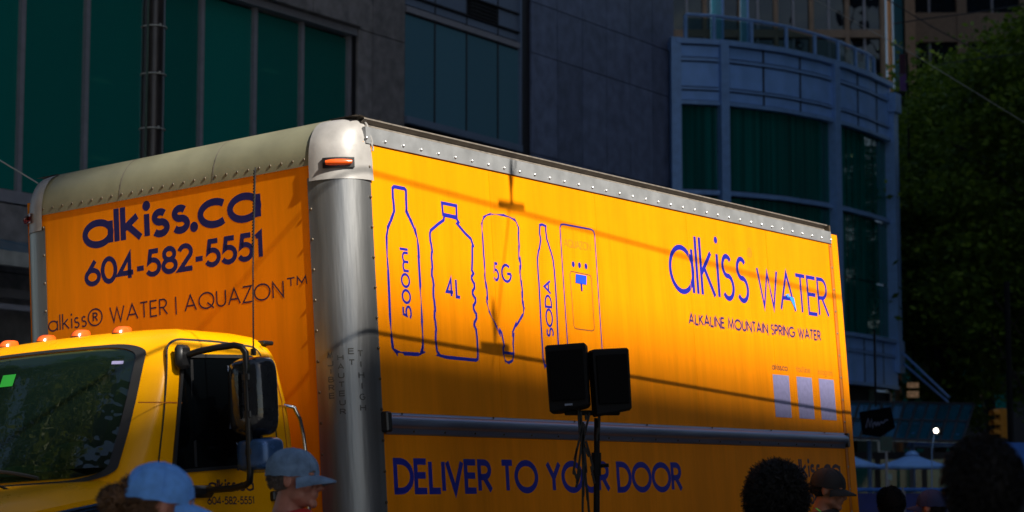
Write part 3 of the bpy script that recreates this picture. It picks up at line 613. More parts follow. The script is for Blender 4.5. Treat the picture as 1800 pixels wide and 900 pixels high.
def patch(surf, hw, hh, rad, s0, s1, lift, nr=5, ns=9):
    """rounded-rectangle patch or ring on a surface surf(a, b, lift)"""
    per = []
    for cx, cy, a0 in ((hw - rad, hh - rad, 0), (-(hw - rad), hh - rad, 90), (-(hw - rad), -(hh - rad), 180), (hw - rad, -(hh - rad), 270)):
        for k in range(ns + 1): a = R_(a0 + 90 * k / ns); per.append((cx + rad * math.cos(a), cy + rad * math.sin(a)))
    q = []
    for i, p in enumerate(per):
        nx = per[(i + 1) % len(per)]; q.append(p); L = math.dist(p, nx)
        if L > 0.15:
            for k in range(1, 10): q.append((p[0] + (nx[0] - p[0]) * k / 10, p[1] + (nx[1] - p[1]) * k / 10))
    return [[surf(a * s, b * s, lift) for a, b in q] for s in np.linspace(s0, s1, nr)]
def build_cab():
    rows = [outline(L[0]) for L in LEV]
    n = len(rows[0]); vs = [p for r in rows for p in r]; fs = []
    for i in range(len(rows) - 1):
        for k in range(n):
            if 3 <= i <= 6 and 17 <= k <= 34: continue          # windscreen opening
            j = (k + 1) % n; fs.append((i * n + k, i * n + j, (i + 1) * n + j, (i + 1) * n + k))
    fs.append(tuple((len(rows) - 1) * n + k for k in range(n)))
    body = MB().add(vs, fs).build('cab', 'cabyellow', truck, smooth=35)
    mb = MB().box((-1.15, .30, 1.5), (-.40, 2.14, 1.52)); mb.box((-.42, .30, 1.52), (-.40, 2.14, 2.56)); mb.box((-1.10, .26, 2.56), (-.40, 2.18, 2.58)); mb.box((-1.2, .225, 1.5), (-.40, .24, 2.5)); mb.box((-1.2, 2.2, 1.5), (-.40, 2.215, 2.5))
    mb.build('cab_lining', 'interior', body)
    mb = MB(); mb.grid([[(x, y, 1.93 + 0.03 * math.sin(3 * y)) for y in np.linspace(.34, 2.1, 12)] for x in (-1.62, -1.4, -1.15)]); mb.box((-1.16, .3, 1.5), (-1.14, 2.14, 1.94)); mb.build('dashboard', 'interior', body)
    for y in (.75, 1.7):
        st = MB().box((-.75, y - .25, 1.5), (-.55, y + .25, 2.2), 0.06).build('seat', 'interior', body)
    mb = MB(); mb.ell((-1.47, .62, 1.97), (.06, .24, .13), 20, 12, zmin=-.2); mb.ell((-1.52, .95, 1.95), (.05, .28, .06), 16, 10, zmin=-.2); mb.build('dash_sheet', 'dash', body, smooth=60)
    # windscreen
    def ws(a, b, l):
        z = 2.232 + b * 0.318; hw = lev(z)[1]; r = a * 0.885
        return (frontx(z, r) - l, 1.22 + r * hw, z)
    mb = MB(); mb.grid(patch(ws, 1.0, 1.0, 0.20, 0.02, 1.0, 0.012, 9), True); w = mb.build('windscreen', 'windshield', body, smooth=60)
    mb = MB(); mb.grid(patch(ws, 1.035, 1.08, 0.22, 0.955, 1.0, 0.020, 3), True); mb.build('windscreen_gasket', 'rubber', body, smooth=60)
    q = MB().add([ws(.45, .62, .02), ws(.30, .62, .02), ws(.30, .42, .02), ws(.45, .42, .02)], [(0, 1, 2, 3)])
    MB().add([ws(-.315, .72, .016), ws(-.225, .72, .016), ws(-.225, .53, .016), ws(-.315, .53, .016)], [(0, 1, 2, 3)]).build('sticker', 'greenpaper', w)
    MB().add([ws(-.93, .78, .016), ws(-.87, .79, .016), ws(-.87, .74, .016), ws(-.93, .73, .016)], [(0, 1, 2, 3)]).build('sticker', 'label', w)
    for y0, y1 in ((.62, 1.16), (1.30, 1.90)):
        pts = [(frontx(1.95, (y0 + (y1 - y0) * t - 1.22) / 1.02) - .035, y0 + (y1 - y0) * t, 1.925 + .05 * math.sin(math.pi * t)) for t in np.linspace(0, 1, 9)]
        wp = MB().tube(pts, .009, 6).build('wiper', 'rubber', body)
        MB().tube([(pts[4][0] - .01, pts[4][1], pts[4][2]), (-1.9, pts[4][1] - .2, 1.90), (-1.86, pts[4][1] - .24, 1.87)], .007, 6).build('wiper_arm', 'matteblack', wp)
    # side: door skin lines and window
    def yside(z): return 1.22 - lev(z)[1]
    def sd_(x, z, l): return (x, yside(z) - l, z)
    door = [(-1.20, 2.545), (-1.225, 2.40), (-1.27, 2.20), (-1.33, 1.95), (-1.36, 1.6), (-1.30, 1.25), (-.42, 1.22), (-.40, 1.9), (-.43, 2.25), (-.47, 2.50), (-.50, 2.575), (-.80, 2.588), (-1.10, 2.585)]
    dp = MB(); rows = []
    dr = MB(); dr.v = []; cx = (-.85, 1.95)
    for s in (1.0, .97):
        rows.append([sd_(cx[0] + (x - cx[0]) * s, cx[1] + (z - cx[1]) * s, 0.006 if s < 1 else 0.0005) for x, z in smoothpts(door)])
    for s in (.8, .5, .001): rows.append([sd_(cx[0] + (x - cx[0]) * s, cx[1] + (z - cx[1]) * s, 0.006) for x, z in smoothpts(door)])
    dr.grid(rows, True); d = dr.build('door', 'cabyellow', body, smooth=40)
    mb = MB(); ribbon(mb, smoothpts(door), 0.011, lambda x, z, l: sd_(x, z, l), 0.0035, True); mb.build('door_gap', 'rubber', body)
    mb = MB(); ribbon(mb, [(-1.45, 2.255), (-1.22, 2.262), (-.44, 2.268), (-.26, 2.275)], 0.006, lambda x, z, l: sd_(x, z, l), 0.008, False); mb.build('belt_crease', 'fainttext', body)
    wpts = [(-1.108, 2.470), (-1.085, 2.492), (-.60, 2.512), (-.565, 2.498), (-.56, 1.985), (-.58, 1.968), (-1.20, 1.932), (-1.222, 1.95)]
    def wcen(s, l, pts=wpts): return [sd_(-.87 + (x + .87) * s, 2.22 + (z - 2.22) * s, l) for x, z in smoothpts(pts, .04)]
    mb = MB(); mb.grid([wcen(1.05, .008), wcen(1.05, .020), wcen(.985, .020)], True); mb.build('window_seal', 'rubber', d)
    mb = MB(); mb.grid([wcen(s, .012) for s in (1.0, .6, .001)], True); g = mb.build('side_window', 'doorglass', d)
    MB().add([sd_(-1.055, 2.48, .016), sd_(-1.035, 2.48, .016), sd_(-1.06, 1.95, .016), sd_(-1.08, 1.95, .016)], [(0, 1, 2, 3)]).build('window_divider', 'rubber', d)
    for l in (-.55,):
        MB().box((-.50, .165, 1.78), (-.36, .2, 1.83), .008).build('door_handle', 'black', d)
    text_mb('alkiss.ca', -.975, -.625, 1.832, .060, .010, lambda x, z, l: sd_(x, z, l + .006), X=.7, gap=.16).build('lettering', 'purple', d)
    text_mb('604-582-5551', -.985, -.625, 1.766, .040, .007, lambda x, z, l: sd_(x, z, l + .006), gap=.16).build('lettering', 'purple', d)
    # rear pillar seam, gutter piece and grab handle
    mb = MB(); ribbon(mb, [(-.455, 2.585), (-.40, 2.50), (-.355, 2.30), (-.335, 2.0), (-.33, 1.3)], 0.007, lambda x, z, l: sd_(x, z, l), 0.004, False); mb.build('pillar_seam', 'fainttext', body)
    MB().box((-.44, .235, 2.590), (-.36, .30, 2.612), .006).build('gutter_clip', 'black', body)
    MB().tube([(-.325, .215, 2.275), (-.30, .17, 2.262), (-.262, .165, 2.20), (-.24, .165, 2.12), (-.225, .165, 2.0), (-.215, .165, 1.5), (-.215, .21, 1.46)], .011, 8).build('grab_handle', 'chrome', body, smooth=60)
    # roof marker lamps
    for y in (.676, .96, 1.205, 1.475, 1.764):
        zb = 2.668 if .8 < y < 1.7 else 2.655
        b = MB(); b.ell((-1.02, y, zb), (.075, .042, .02), 16, 6); bo = b.build('lamp_base', 'black', body, smooth=60)
        rows = []
        for t in np.linspace(0, 1, 7):
            s = math.cos(t * 1.35) ** .6; rows.append([(-1.02 - .01 + .062 * s * math.cos(k * math.pi / 8) + .02 * t, y + .037 * s * math.sin(k * math.pi / 8), zb + .006 + .036 * math.sin(t * math.pi / 2)) for k in range(16)])
        MB().grid(rows, True).build('marker_lamp', 'amber', bo, smooth=50)
    # hood
    def hz(x, y):
        t = max(0, -1.55 - x); r = (y - 1.22) / 1.02
        return 1.885 + .045 * (1 - r * r) - .115 * t - .035 * t * t - .55 * max(0, abs(r) - .86) ** 1.5 * 2
    xs_ = np.linspace(-1.40, -3.02, 18); ys_ = np.linspace(.20, 2.24, 29)
    rows = [[(x, y, hz(x, y)) for y in ys_] for x in xs_]
    rows = [[(p[0], p[1], 1.0)] for p in []] + rows
    full = []
    for x, r in zip(xs_, rows): full.append([(x, .20, 1.15), (x, .20, 1.45)] + r + [(x, 2.24, 1.45), (x, 2.24, 1.15)])
    nose = [[(-3.02 - .10 * k, p[1], min(p[2], p[2] - .02 * k * k) if i > 1 and i < len(full[-1]) - 2 else p[2]) for i, p in enumerate(full[-1])] for k in (1, 2)]
    hd = MB().grid(full + nose).build('hood', 'cabyellow', truck, smooth=35)
    MB().box((-3.24, .25, 1.0), (-3.20, 2.19, 1.55), .01).build('nose_panel', 'cabyellow', hd)
    def hs(a, b, l): x = -1.95 - b * .26; return (x, .2 - l, hz(x, .2) - .085 - a * .062)
    mb = MB(); mb.grid(patch(hs, 1, 1, .3, .02, 1, .004, 4), True); vt = mb.build('cowl_vent', 'mirrorblue', hd)
    for k in range(7):
        a = -.8 + k * .267; mb = MB()
        mb.grid([[hs(a + da, b, l) for b in np.linspace(-.88, .88, 8)] for da, l in ((-.05, .006), (-.05, .020), (.07, .014), (.07, .006))]); mb.build('vent_slat', 'black', vt)
    gr = MB().box((-3.245, .72, 1.05), (-3.26, 1.72, 1.5)).build('grille', 'black', hd)
    for k in range(7): MB().box((-3.28, .74, 1.08 + k * .06), (-3.262, 1.70, 1.10 + k * .06)).build('grille_bar', 'chrome', gr)
    for y in (.45, 1.99):
        MB().ell((-3.25, y, 1.2), (.05, .14, .11), 16, 10).build('headlight', 'chrome', hd, smooth=60)
    MB().box((-3.42, .18, .55), (-3.26, 2.26, .90), .04).build('bumper', 'chrome', truck)
    # wheels, frame, steps, tank
    MB().box((-3.2, .80, .78), (6.2, .88, .98)).build('frame_rail', 'black', truck); MB().box((-3.2, 1.56, .78), (6.2, 1.64, .98)).build('frame_rail', 'black', truck)
    for x, y in ((-2.25, .38), (-2.25, 2.06), (4.45, .36), (4.45, 2.08)):
        mb = MB(); prof = [(-.13, .28), (-.14, .44), (-.11, .50), (.11, .50), (.14, .44), (.13, .28)]
        mb.grid([[(x + r * math.cos(t * math.pi / 16), y + d, .5 + r * math.sin(t * math.pi / 16)) for t in range(32)] for d, r in prof], True)
        wh = mb.build('wheel', 'rubber', truck, smooth=50)
        MB().tube([(x, y - .09, .5), (x, y + .09, .5)], .285, 24).build('rim', 'rub', wh, smooth=40)
        MB().tube([(x, y - .14, .5), (x, y + .14, .5)], .09, 12).build('hub', 'black', wh, smooth=40)
    MB().tube([(-1.2, .36, .78), (-.3, .36, .78)], .26, 20).build('fuel_tank', 'rub', truck, smooth=40)
    # mirror assembly
    arm = MB().tube([(-1.135, .19, 2.487), (-1.12, .10, 2.505), (-1.09, .0, 2.516), (-1.06, -.08, 2.520), (-1.045, -.112, 2.510), (-1.035, -.128, 2.48), (-1.035, -.13, 2.40), (-1.04, -.13, 1.90), (-1.035, -.12, 1.858), (-1.03, -.09, 1.842), (-1.025, .0, 1.832), (-1.02, .19, 1.835)], .0165, 10).build('mirror_arm', 'black', truck, smooth=60)
    MB().box((-1.19, .155, 2.425), (-1.095, .205, 2.545), .018).build('arm_bracket', 'black', arm, smooth=40)
    MB().box((-1.16, .155, 1.80), (-.96, .205, 1.86), .018).build('arm_bracket', 'black', arm, smooth=40)
    def shell(name, zc, hh, y0, y1, m, thick=.075, x=-.975):
        yc = (y0 + y1) / 2; hy = abs(y1 - y0) / 2; rows = []
        for t, s, e in ((0.06, 1.0, 0), (0.045, 1.03, 0), (0.0, 1.0, 0), (-0.03, .93, 0), (-0.055, .75, 0), (-0.065, .45, 0), (-0.068, .1, 0)):
            row = []
            for k in range(40):
                a = 2 * math.pi * k / 40; ca, sa = math.cos(a), math.sin(a); p = .42
                row.append((x + t * 1.1, yc + hy * s * math.copysign(abs(ca) ** p, ca), zc + hh * (s if s > .9 else (1 - (1 - s) * .45)) * math.copysign(abs(sa) ** (p if s > .6 else .7), sa)))
            rows.append(row)
        mb = MB(); mb.grid(rows, True)
        o = mb.build(name, m, arm, smooth=60)
        MB().grid([[(x + .058, yc + hy * .93 * s * math.copysign(abs(math.cos(a)) ** .42, math.cos(a)), zc + hh * .93 * s * math.copysign(abs(math.sin(a)) ** .42, math.sin(a))) for a in [2 * math.pi * k / 32 for k in range(32)]] for s in (1, .5, .02)], True).build('mirror_glass', 'chrome', o)
        mb = MB(); pts = [(x - .035, yc + hy * .90, zc + hh * t) for t in np.linspace(-.78, .82, 9)]
        pts = [(p[0] - .02 * (1 - t * t), p[1] - .035 * (1 - (t * t)), p[2]) for p, t in zip(pts, np.linspace(-1, 1, 9))]
        mb.tube(pts, .007, 6).build('chrome_trim', 'chrome', o, smooth=60)
        return o
    shell('mirror_housing', 2.272, .19, .02, -.215, 'darkchrome')
    shell('mirror_housing', 1.985, .082, -.02, -.235, 'mirrorblue')
    for z in (2.36, 2.18, 2.0): MB().box((-1.05, -.155, z - .02), (-.985, -.105, z + .02), .006).build('mirror_clamp', 'black', arm)
    an = MB().tube([(-.985, -.135, 2.47), (-.983, -.135, 2.50)], .014, 8).build('antenna_base', 'black', arm)
    MB().tube([(-.983, -.135, 2.50), (-.965, -.14, 2.9), (-.925, -.15, 3.405)], [.0042, .0038, .0032], 6).build('antenna_whip', 'rubber', an)
    pts = [(-.962 + .030 * t + .0035 * math.cos(t * 160), -.141 - .008 * t + .0035 * math.sin(t * 160), 3.0 + .39 * t) for t in np.linspace(0, 1, 140)]
    MB().tube(pts, .0035, 5).build('antenna_coil', 'matteblack', an)
def smoothpts(p, r=.05):
    out = []; N = len(p)
    for i in range(N):
        a, b, c = Vector(p[i - 1]), Vector(p[i]), Vector(p[(i + 1) % N])
        k1 = min(r, (a - b).length * .45); k2 = min(r, (c - b).length * .45)
        s = b + (a - b).normalized() * k1; e = b + (c - b).normalized() * k2
        for t in (0, .25, .5, .75, 1): q = (1 - t) ** 2 * s + 2 * t * (1 - t) * b + t * t * e; out.append((q.x, q.y))
    return out
build_cab()

# ================================================================== SHOP FACADE BEHIND THE TRUCK (plane v = 27)
FV = 27.0
def facade():
    U0, U1, ZT = 14.0, 49.6, 22.0
    gz0 = plane_z(40, KERB) + 0.14
    t, off = uvthing('shop_building', 'dark stone building with tall green windows and a grey panelled bay, behind the truck', 'building', U0, FV, gz0)
    def B(name, a, b, m, par=t, bev=0.0): return MB().box(a, b, bev).build(name, m, par, off=off)
    # rooms behind the glass and the structural core
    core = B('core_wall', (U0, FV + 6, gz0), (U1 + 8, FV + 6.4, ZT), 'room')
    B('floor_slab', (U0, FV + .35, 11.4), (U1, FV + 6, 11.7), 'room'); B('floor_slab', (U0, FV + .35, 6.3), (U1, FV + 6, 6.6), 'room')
    B('party_wall', (U0, FV, gz0), (U0 + .3, FV + 6, ZT), 'granite'); B('party_wall', (35.95, FV + .25, gz0), (36.1, FV + 6, ZT), 'room')
    B('roof_slab', (U0, FV, ZT), (U1 + 8, FV + 8, ZT + .4), 'granite')
    # window band
    mull = [18.9, 20.4, 21.95, 23.5, 24.95, 26.5, 28.07, 29.6, 31.15, 32.72, 34.2, 35.78]
    for a, b in zip([17.4] + mull, mull):
        p = MB(); p.box((a + .045, FV + .20, 7.0), (b - .045, FV + .22, 11.35)); p.build('window_pane', 'teal', t, off=off)
    for m in [17.4] + mull: B('mullion', (m - .05, FV + .12, 6.95), (m + .05, FV + .24, 11.40), 'frame')
    B('window_sill', (17.3, FV - .02, 6.74), (35.86, FV + .30, 6.95), 'frame'); B('window_head', (17.3, FV + .0, 11.40), (35.86, FV + .30, 11.55), 'frame')
    for px, py in ((167, 138), (467, 122), (165, 276)):
        a = at_v(px, py, FV + .9); MB().box((a[0], FV + .9, a[2] - .02), (a[0] + .42, FV + 1.0, a[2] + .03)).build('ceiling_tube', 'tubelight', t, off=off)
    # granite cladding: lintel above, band under the windows, piers
    def tiles(us, zs, m, v=FV, th=.05, gap=.010):
        for a, b in zip(us, us[1:]):
            for c, d in zip(zs, zs[1:]): B('stone_tile', (a + gap, v, c + gap), (b - gap, v + th, d - gap), m)
    B('backing', (17.3, FV + .045, 11.56), (35.86, FV + .4, ZT), 'joint'); tiles([17.3] + [m for m in mull[::2]] + [35.86], [11.56, 13.4, 15.6, 17.8], 'granite', FV - .14)
    B('lintel_soffit', (17.3, FV - .088, 11.56), (35.86, FV + .04, 11.58), 'granite')
    B('backing', (U0, FV + .05, gz0), (35.86, FV + .3, 6.73), 'joint'); tiles([U0] + mull[::2] + [35.86], [4.3, 5.55, 6.72], 'granite', FV - .01)
    B('backing', (U0, FV + .04, 6.74), (17.3, FV + .3, ZT), 'joint')
    B('backing', (35.87, FV + .045, gz0), (37.55, FV + .3, ZT), 'joint'); tiles([35.87, 36.38, 37.55], [6.9, 9.4, 11.55, 13.9, 16.3], 'granite', FV - .01)
    # grey panelled bay
    bu = [37.57, 38.70, 39.94, 41.22, 42.12]
    for a, b in zip(bu, bu[1:]):
        B('bay_pane', (a + .02, FV + .02, 9.98), (b - .02, FV + .05, 12.20), 'blueglass')
        for c, d in ((12.42, 12.58), (12.66, 13.03), (13.09, 13.46), (13.54, 14.3), (14.38, 15.1)):
            if 39.9 < a < 41 and c in (12.66, 13.54): continue
            B('spandrel_panel', (a + .02, FV + .01, c), (b - .02, FV + .04, d), 'spandrel')
    for m in bu[1:-1]: B('bay_mullion', (m - .018, FV + .0, 9.98), (m + .018, FV + .055, 15.1), 'darkgranite')
    for z in (12.30, 12.62, 13.06, 13.50, 14.34): B('bay_transom', (37.57, FV - .03, z - .05 if z == 12.30 else z - .02), (42.15, FV + .04, z + .08 if z == 12.30 else z + .02), 'frame' if z == 12.30 else 'joint')
    B('bay_backing', (37.56, FV + .06, 9.9), (42.2, FV + .3, ZT), 'joint')
    B('bay_sill', (37.57, FV - .07, 9.82), (42.16, FV + .05, 9.97), 'spandrel'); B('bay_edge', (42.10, FV - .04, 9.8), (42.16, FV + .05, 15.1), 'spandrel')
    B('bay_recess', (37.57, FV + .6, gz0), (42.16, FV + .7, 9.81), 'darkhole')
    for c in (12.66, 13.54):
        lv = B('louvre_vent', (40.05, FV + .03, c), (41.20, FV + .05, c + .37), 'darkhole')
        for k in range(4): MB().box((40.08, FV - .005, c + .04 + k * .085), (41.17, FV + .03, c + .06 + k * .085)).build('louvre_blade', 'darkgranite', lv, off=off)
    B('dark_pier', (42.17, FV + .05, gz0), (42.60, FV + .3, ZT), 'darkgranite')
    # blue grey granite wall
    B('backing', (42.61, FV + .045, gz0), (U1, FV + .3, ZT), 'joint')
    tiles([42.62 + 1.163 * i for i in range(7)], [5.1, 7.5, 9.87, 12.26, 13.48, 15.9], 'bluegranite', FV - .01)
    # glazed entrance canopy on the left
    cn = thing('entrance_canopy', 'glass entrance canopy with pale metal beams left of the truck box', 'canopy', W(20, FV - 2, 4.5), TH); co = (20, FV - 2, 4.5)
    for i in range(6):
        a = 19.5 + i * 1.6
        q = MB(); q.add([(a + .05, FV - .02, 6.10), (a + 1.55, FV - .02, 6.10), (a + 1.55, FV - 3.0, 5.35), (a + .05, FV - 3.0, 5.35), (a + .05, FV - .02, 6.08), (a + 1.55, FV - .02, 6.08), (a + 1.55, FV - 3.0, 5.33), (a + .05, FV - 3.0, 5.33)], [(0, 1, 2, 3), (7, 6, 5, 4), (0, 4, 5, 1), (1, 5, 6, 2), (2, 6, 7, 3), (3, 7, 4, 0)])
        q.build('canopy_pane', 'canopyglass', cn, off=co)
        q = MB(); q.tube([(a, FV - .02, 5.98), (a, FV - 3.05, 5.22)], .06, 6); q.build('canopy_beam', 'band', cn, off=co)
    MB().box((19.4, FV - 3.12, 5.20), (29.2, FV - 3.0, 5.42)).build('canopy_edge', 'band', cn, off=co)
    MB().box((19.4, FV - 3.06, 4.55), (29.2, FV - 3.0, 4.63)).build('canopy_edge', 'frame', cn, off=co)
    MB().box((19.4, FV - 1.6, 4.92), (29.2, FV - 1.48, 5.06)).build('canopy_edge', 'frame', cn, off=co)
facade()

# ---- trolley pole between kerb and facade
def street_pole():
    a = at_v(270, 100, 18.0); b = at_v(267, 270, 18.0); u = (a[0] + b[0]) / 2; v = 18.0; z0 = gz(u, v + .5)
    t, off = uvthing('street_pole', 'thick dark steel street pole with pale straps behind the truck cab', 'pole', u, v, z0)
    MB().tube([(u, v, z0), (u, v, 4), (u - .01, v, 12.5)], [.152, .146, .130], 20).build('pole_shaft', 'pole', t, smooth=60, off=off)
    MB().tube([(u, v, z0), (u, v, z0 + .5)], .19, 20).build('pole_base', 'pole', t, off=off)
    MB().tube([(u - .165, v - .05, z0), (u - .158, v - .04, 12.0)], .014, 8).build('conduit', 'signgreen', t, off=off)
    for py in (48, 132, 228):
        z = at_v(269, py, v)[2]; r = .152
        MB().tube([(u + r * math.cos(k * math.pi / 12), v + r * math.sin(k * math.pi / 12), z) for k in range(25)], .010, 6, False).build('pole_strap', 'band', t, off=off)
        MB().box((u - .07, v - .168, z - .012), (u - .045, v - .140, z + .022), .004).build('strap_buckle', 'band', t, off=off)
street_pole()

# ================================================================== BOW-FRONTED CORNER
def bow():
    ref = [(1187, 181), (1230, 182.5), (1270, 184.5), (1305, 188), (1340, 192), (1375, 196.5), (1404, 202), (1436, 208), (1464, 215), (1486, 220.5), (1505, 227), (1523, 232.5), (1538, 239), (1551, 244), (1563, 249)]
    P = [at_z(x, y, 12.08) for x, y in ref]
    # centre for outward normals
    C0 = Vector((-2.0, 74.0, 0))
    Pn = []
    for i, p in enumerate(P):
        d = (P[min(i + 1, len(P) - 1)] - P[max(i - 1, 0)]); d.z = 0; d.normalize(); n = Vector((d.y, -d.x, 0)); Pn.append((Vector((p.x, p.y, 0)), n, d))
    base = Pn[7][0].copy(); base.z = gz(60, 20)
    t = thing('bow_building', 'blue metal bow fronted corner building with curved curtained windows', 'building', base)
    o3 = tuple(base)
    def pt(i, out, z): p, n, d = Pn[i]; q = p + n * out; return (q.x, q.y, z)
    def band(name, i0, i1, z0, z1, out0, out1, m, par=t):
        mb = MB(); mb.grid([[pt(i, o, z) for o, z in ((out0, z0), (out1, z0), (out1, z1), (out0, z1), (out0, z0))] for i in range(i0, i1 + 1)])
        mb.add([pt(i0, out0, z0), pt(i0, out1, z0), pt(i0, out1, z1), pt(i0, out0, z1)], [(0, 1, 2, 3)]); mb.add([pt(i1, out0, z0), pt(i1, out1, z0), pt(i1, out1, z1), pt(i1, out0, z1)], [(0, 1, 2, 3)])
        return mb.build(name, m, par, off=o3)
    def fin(name, i, w, z0, z1, o0, o1, m='bowframe'):
        p, n, d = Pn[i]; mb = MB()
        c = [p + d * (sx * w / 2) + n * oo for sx, oo in ((-1, o0), (1, o0), (1, o1), (-1, o1))]
        mb.add([(q.x, q.y, z0) for q in c] + [(q.x, q.y, z1) for q in c], [(0, 1, 2, 3), (7, 6, 5, 4), (0, 4, 5, 1), (1, 5, 6, 2), (2, 6, 7, 3), (3, 7, 4, 0)])
        return mb.build(name, m, t, off=o3)
    cuts = [0, 2, 4, 6, 8, 10, 12, 14]
    for a, b in zip(cuts, cuts[1:]):
        for z0, z1, o in ((12.16, 12.42, .06), (12.52, 13.18, .06), (13.30, 13.62, .06)): band('fascia_panel', a, b, z0 + .015, z1 - .015, -.02, o, 'bowpanel')
        for z0, z1 in ((9.84, 12.06), (7.9, 9.68), (6.40, 7.9)):
            band('curved_pane', a, b, z0 + .02, z1 - .02, -.10, -.07, 'bowglass')
        for z0, z1 in ((5.95, 6.25), (5.08, 5.85)): band('fascia_panel', a, b, z0, z1, -.02, .12, 'bowpanel')
        if b < 14 and b not in (2, 8): fin('panel_joint', b, .05, 12.12, 13.66, .06, .075, 'joint'); fin('panel_joint', b, .05, 5.05, 6.25, .10, .128, 'joint'); fin('pane_joint', b, .10, 6.4, 12.05, -.12, -.05, 'bowglass')
    band('fascia_backing', 0, 14, 12.06, 13.7, -.4, .02, 'joint'); band('fascia_backing', 0, 14, 4.98, 6.38, -.4, .02, 'joint')
    for z0, z1, o in ((12.05, 12.15, .12), (12.44, 12.50, .10), (13.20, 13.28, .10), (13.64, 13.78, .16), (9.70, 9.82, .05), (6.27, 6.38, .20), (5.86, 5.93, .16), (4.98, 5.07, .16)): band('curved_rail', 0, 14, z0, z1, -.05, o, 'bowframe')
    fin('bow_column', 0, .26, 4.9, 13.80, -.1, .14); fin('bow_column', 2, .24, 5.0, 13.75, -.1, .18); fin('bow_column', 8, .26, 5.0, 13.75, -.1, .18); fin('bow_column', 14, .32, 6.2, 13.35, -.2, .22)
    fin('column_cap', 14, .46, 12.9, 13.45, -.3, .30); fin('column_foot', 14, .42, 5.45, 6.35, -.3, .26)
    # deck, rear return and dark inside
    bk = [P[0] + VD * 12, P[14] + Vector((0.0, 26, 0))]
    mb = MB(); poly = [(p.x, p.y) for p in P] + [(bk[1].x, bk[1].y), (bk[0].x, bk[0].y)]
    mb.prism(poly, lambda x, y, z: (x, y, z), 13.5, 13.7); mb.build('roof_deck', 'bowframe', t, off=o3)
    mb = MB(); mb.prism([(p[0] * .985 + base.x * .015, p[1] + .45) for p in poly], lambda x, y, z: (x, y, z), 4.5, 4.9); mb.build('floor_deck', 'darkhole', t, off=o3)
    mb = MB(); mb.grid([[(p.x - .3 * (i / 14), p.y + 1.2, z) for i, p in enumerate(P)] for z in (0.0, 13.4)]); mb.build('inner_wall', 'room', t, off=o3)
    e = Pn[14][0]
    mb = MB(); mb.add([(e.x - .1, e.y + .2, 0), (e.x + .2, e.y + 26, 0), (e.x + .2, e.y + 26, 13.5), (e.x - .1, e.y + .2, 13.5)], [(0, 1, 2, 3)]); mb.build('side_wall', 'bowpanel', t, off=o3)
    # a ceiling tube seen through the glass and pale curtain edge
    a = at_Y(1475, 274, P[9].y + .5); MB().box((a.x, a.y, a.z - .02), (a.x + .36, a.y + .1, a.z + .04)).build('ceiling_tube', 'tubelight', t, off=o3)
    # ground storey: dark shopfront with pale stone columns
    for i in (3, 9): fin('stone_column', i, .9, 0.0, 4.97, -1.6, -.9, 'signgreen')
    fin('stone_column', 12, .5, 0.0, 4.97, -.6, -.2, 'signgreen')
    # balustrade
    bal = []
    rp = [(1205, 66, 18), (1255, 68, 21), (1321, 76, 31), (1382, 86, 43), (1432, 95, 54), (1473, 107, 66), (1504, 118, 82), (1525, 128, 96), (1536, 137, 112)]
    Q = []
    for x, yb, yt in rp:
        i = min(range(len(ref)), key=lambda k: abs(ref[k][0] - x)); p, n, d = Pn[i]
        r = ray(x, yb); s = ((p - n * .35) - Vector((0, 0, 0))).dot(n) / (r.x * n.x + r.y * n.y); q = Vector((r.x * s, r.y * s, 0)); Q.append(q)
    for k in range(len(Q)):
        MB().tube([(Q[k].x, Q[k].y, 13.7), (Q[k].x, Q[k].y, 14.50)], .055, 8).build('rail_post', 'bowframe', t, off=o3)
        if k: 
            mb = MB(); a, b = Q[k - 1], Q[k]; mb.add([(a.x, a.y, 13.78), (b.x, b.y, 13.78), (b.x, b.y, 14.44), (a.x, a.y, 14.44)], [(0, 1, 2, 3)]); mb.build('glass_panel', 'railglass', t, off=o3)
    MB().tube([(q.x, q.y, 14.52) for q in Q], .045, 8).build('handrail', 'bowframe', t, off=o3)
    # tension rods of the canopy
    for (x0, y0, x1, y1) in ((1578, 612, 1668, 698), (1580, 632, 1666, 706)):
        a = at_Y(x0, y0, e.y + .3); b = at_Y(x1, y1, e.y - 3.5)
        MB().tube([a, b], .035, 6).build('tension_rod', 'bowframe', t, off=o3)
    return P, Pn
P_bow, Pn_bow = bow()

# ================================================================== TOWERS BEYOND
def tower(name, label, px0, px1, Y, zt, nx, zstep, m_wall, m_glass, colw=.5, spand=.9, yaw=0.0, z0=4.0):
    a = at_Y(px0, 450, Y); b = at_Y(px1, 450, Y); Wd = b.x - a.x
    t = thing(name, label, 'building', (a.x, Y, 0), yaw)
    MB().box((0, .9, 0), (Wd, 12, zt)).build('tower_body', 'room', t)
    dx = Wd / nx
    for i in range(nx + 1): MB().box((i * dx - colw / 2, -.1, 0), (i * dx + colw / 2, .9, zt)).build('tower_column', m_wall, t)
    k = 0; z = z0
    while z < zt:
        MB().box((colw / 2, -.02, z), (Wd - colw / 2, .88, z + spand)).build('spandrel', m_wall, t)
        if z > 12:
            for i in range(nx): MB().box((i * dx + colw / 2, .25, z + spand), ((i + 1) * dx - colw / 2, .28, z + zstep)).build('tower_window', m_glass, t)
            for i in range(nx): MB().box((i * dx + dx / 2 - .05, .15, z + spand), (i * dx + dx / 2 + .05, .24, z + zstep)).build('window_mullion', 'frame', t)
        z += zstep
    return t
t1 = tower('glass_tower', 'dark glass tower rising behind the curved roof terrace', 1180, 1560, 96, 60, 6, 3.1, 'tan', 'towerglass', colw=.18, spand=.35)
t2 = tower('apartment_tower', 'tan apartment tower with dark windows above the trees at top right', 1588, 2150, 108, 60, 5, 4.2, 'tan', 'towerglass', colw=.5, spand=1.5)
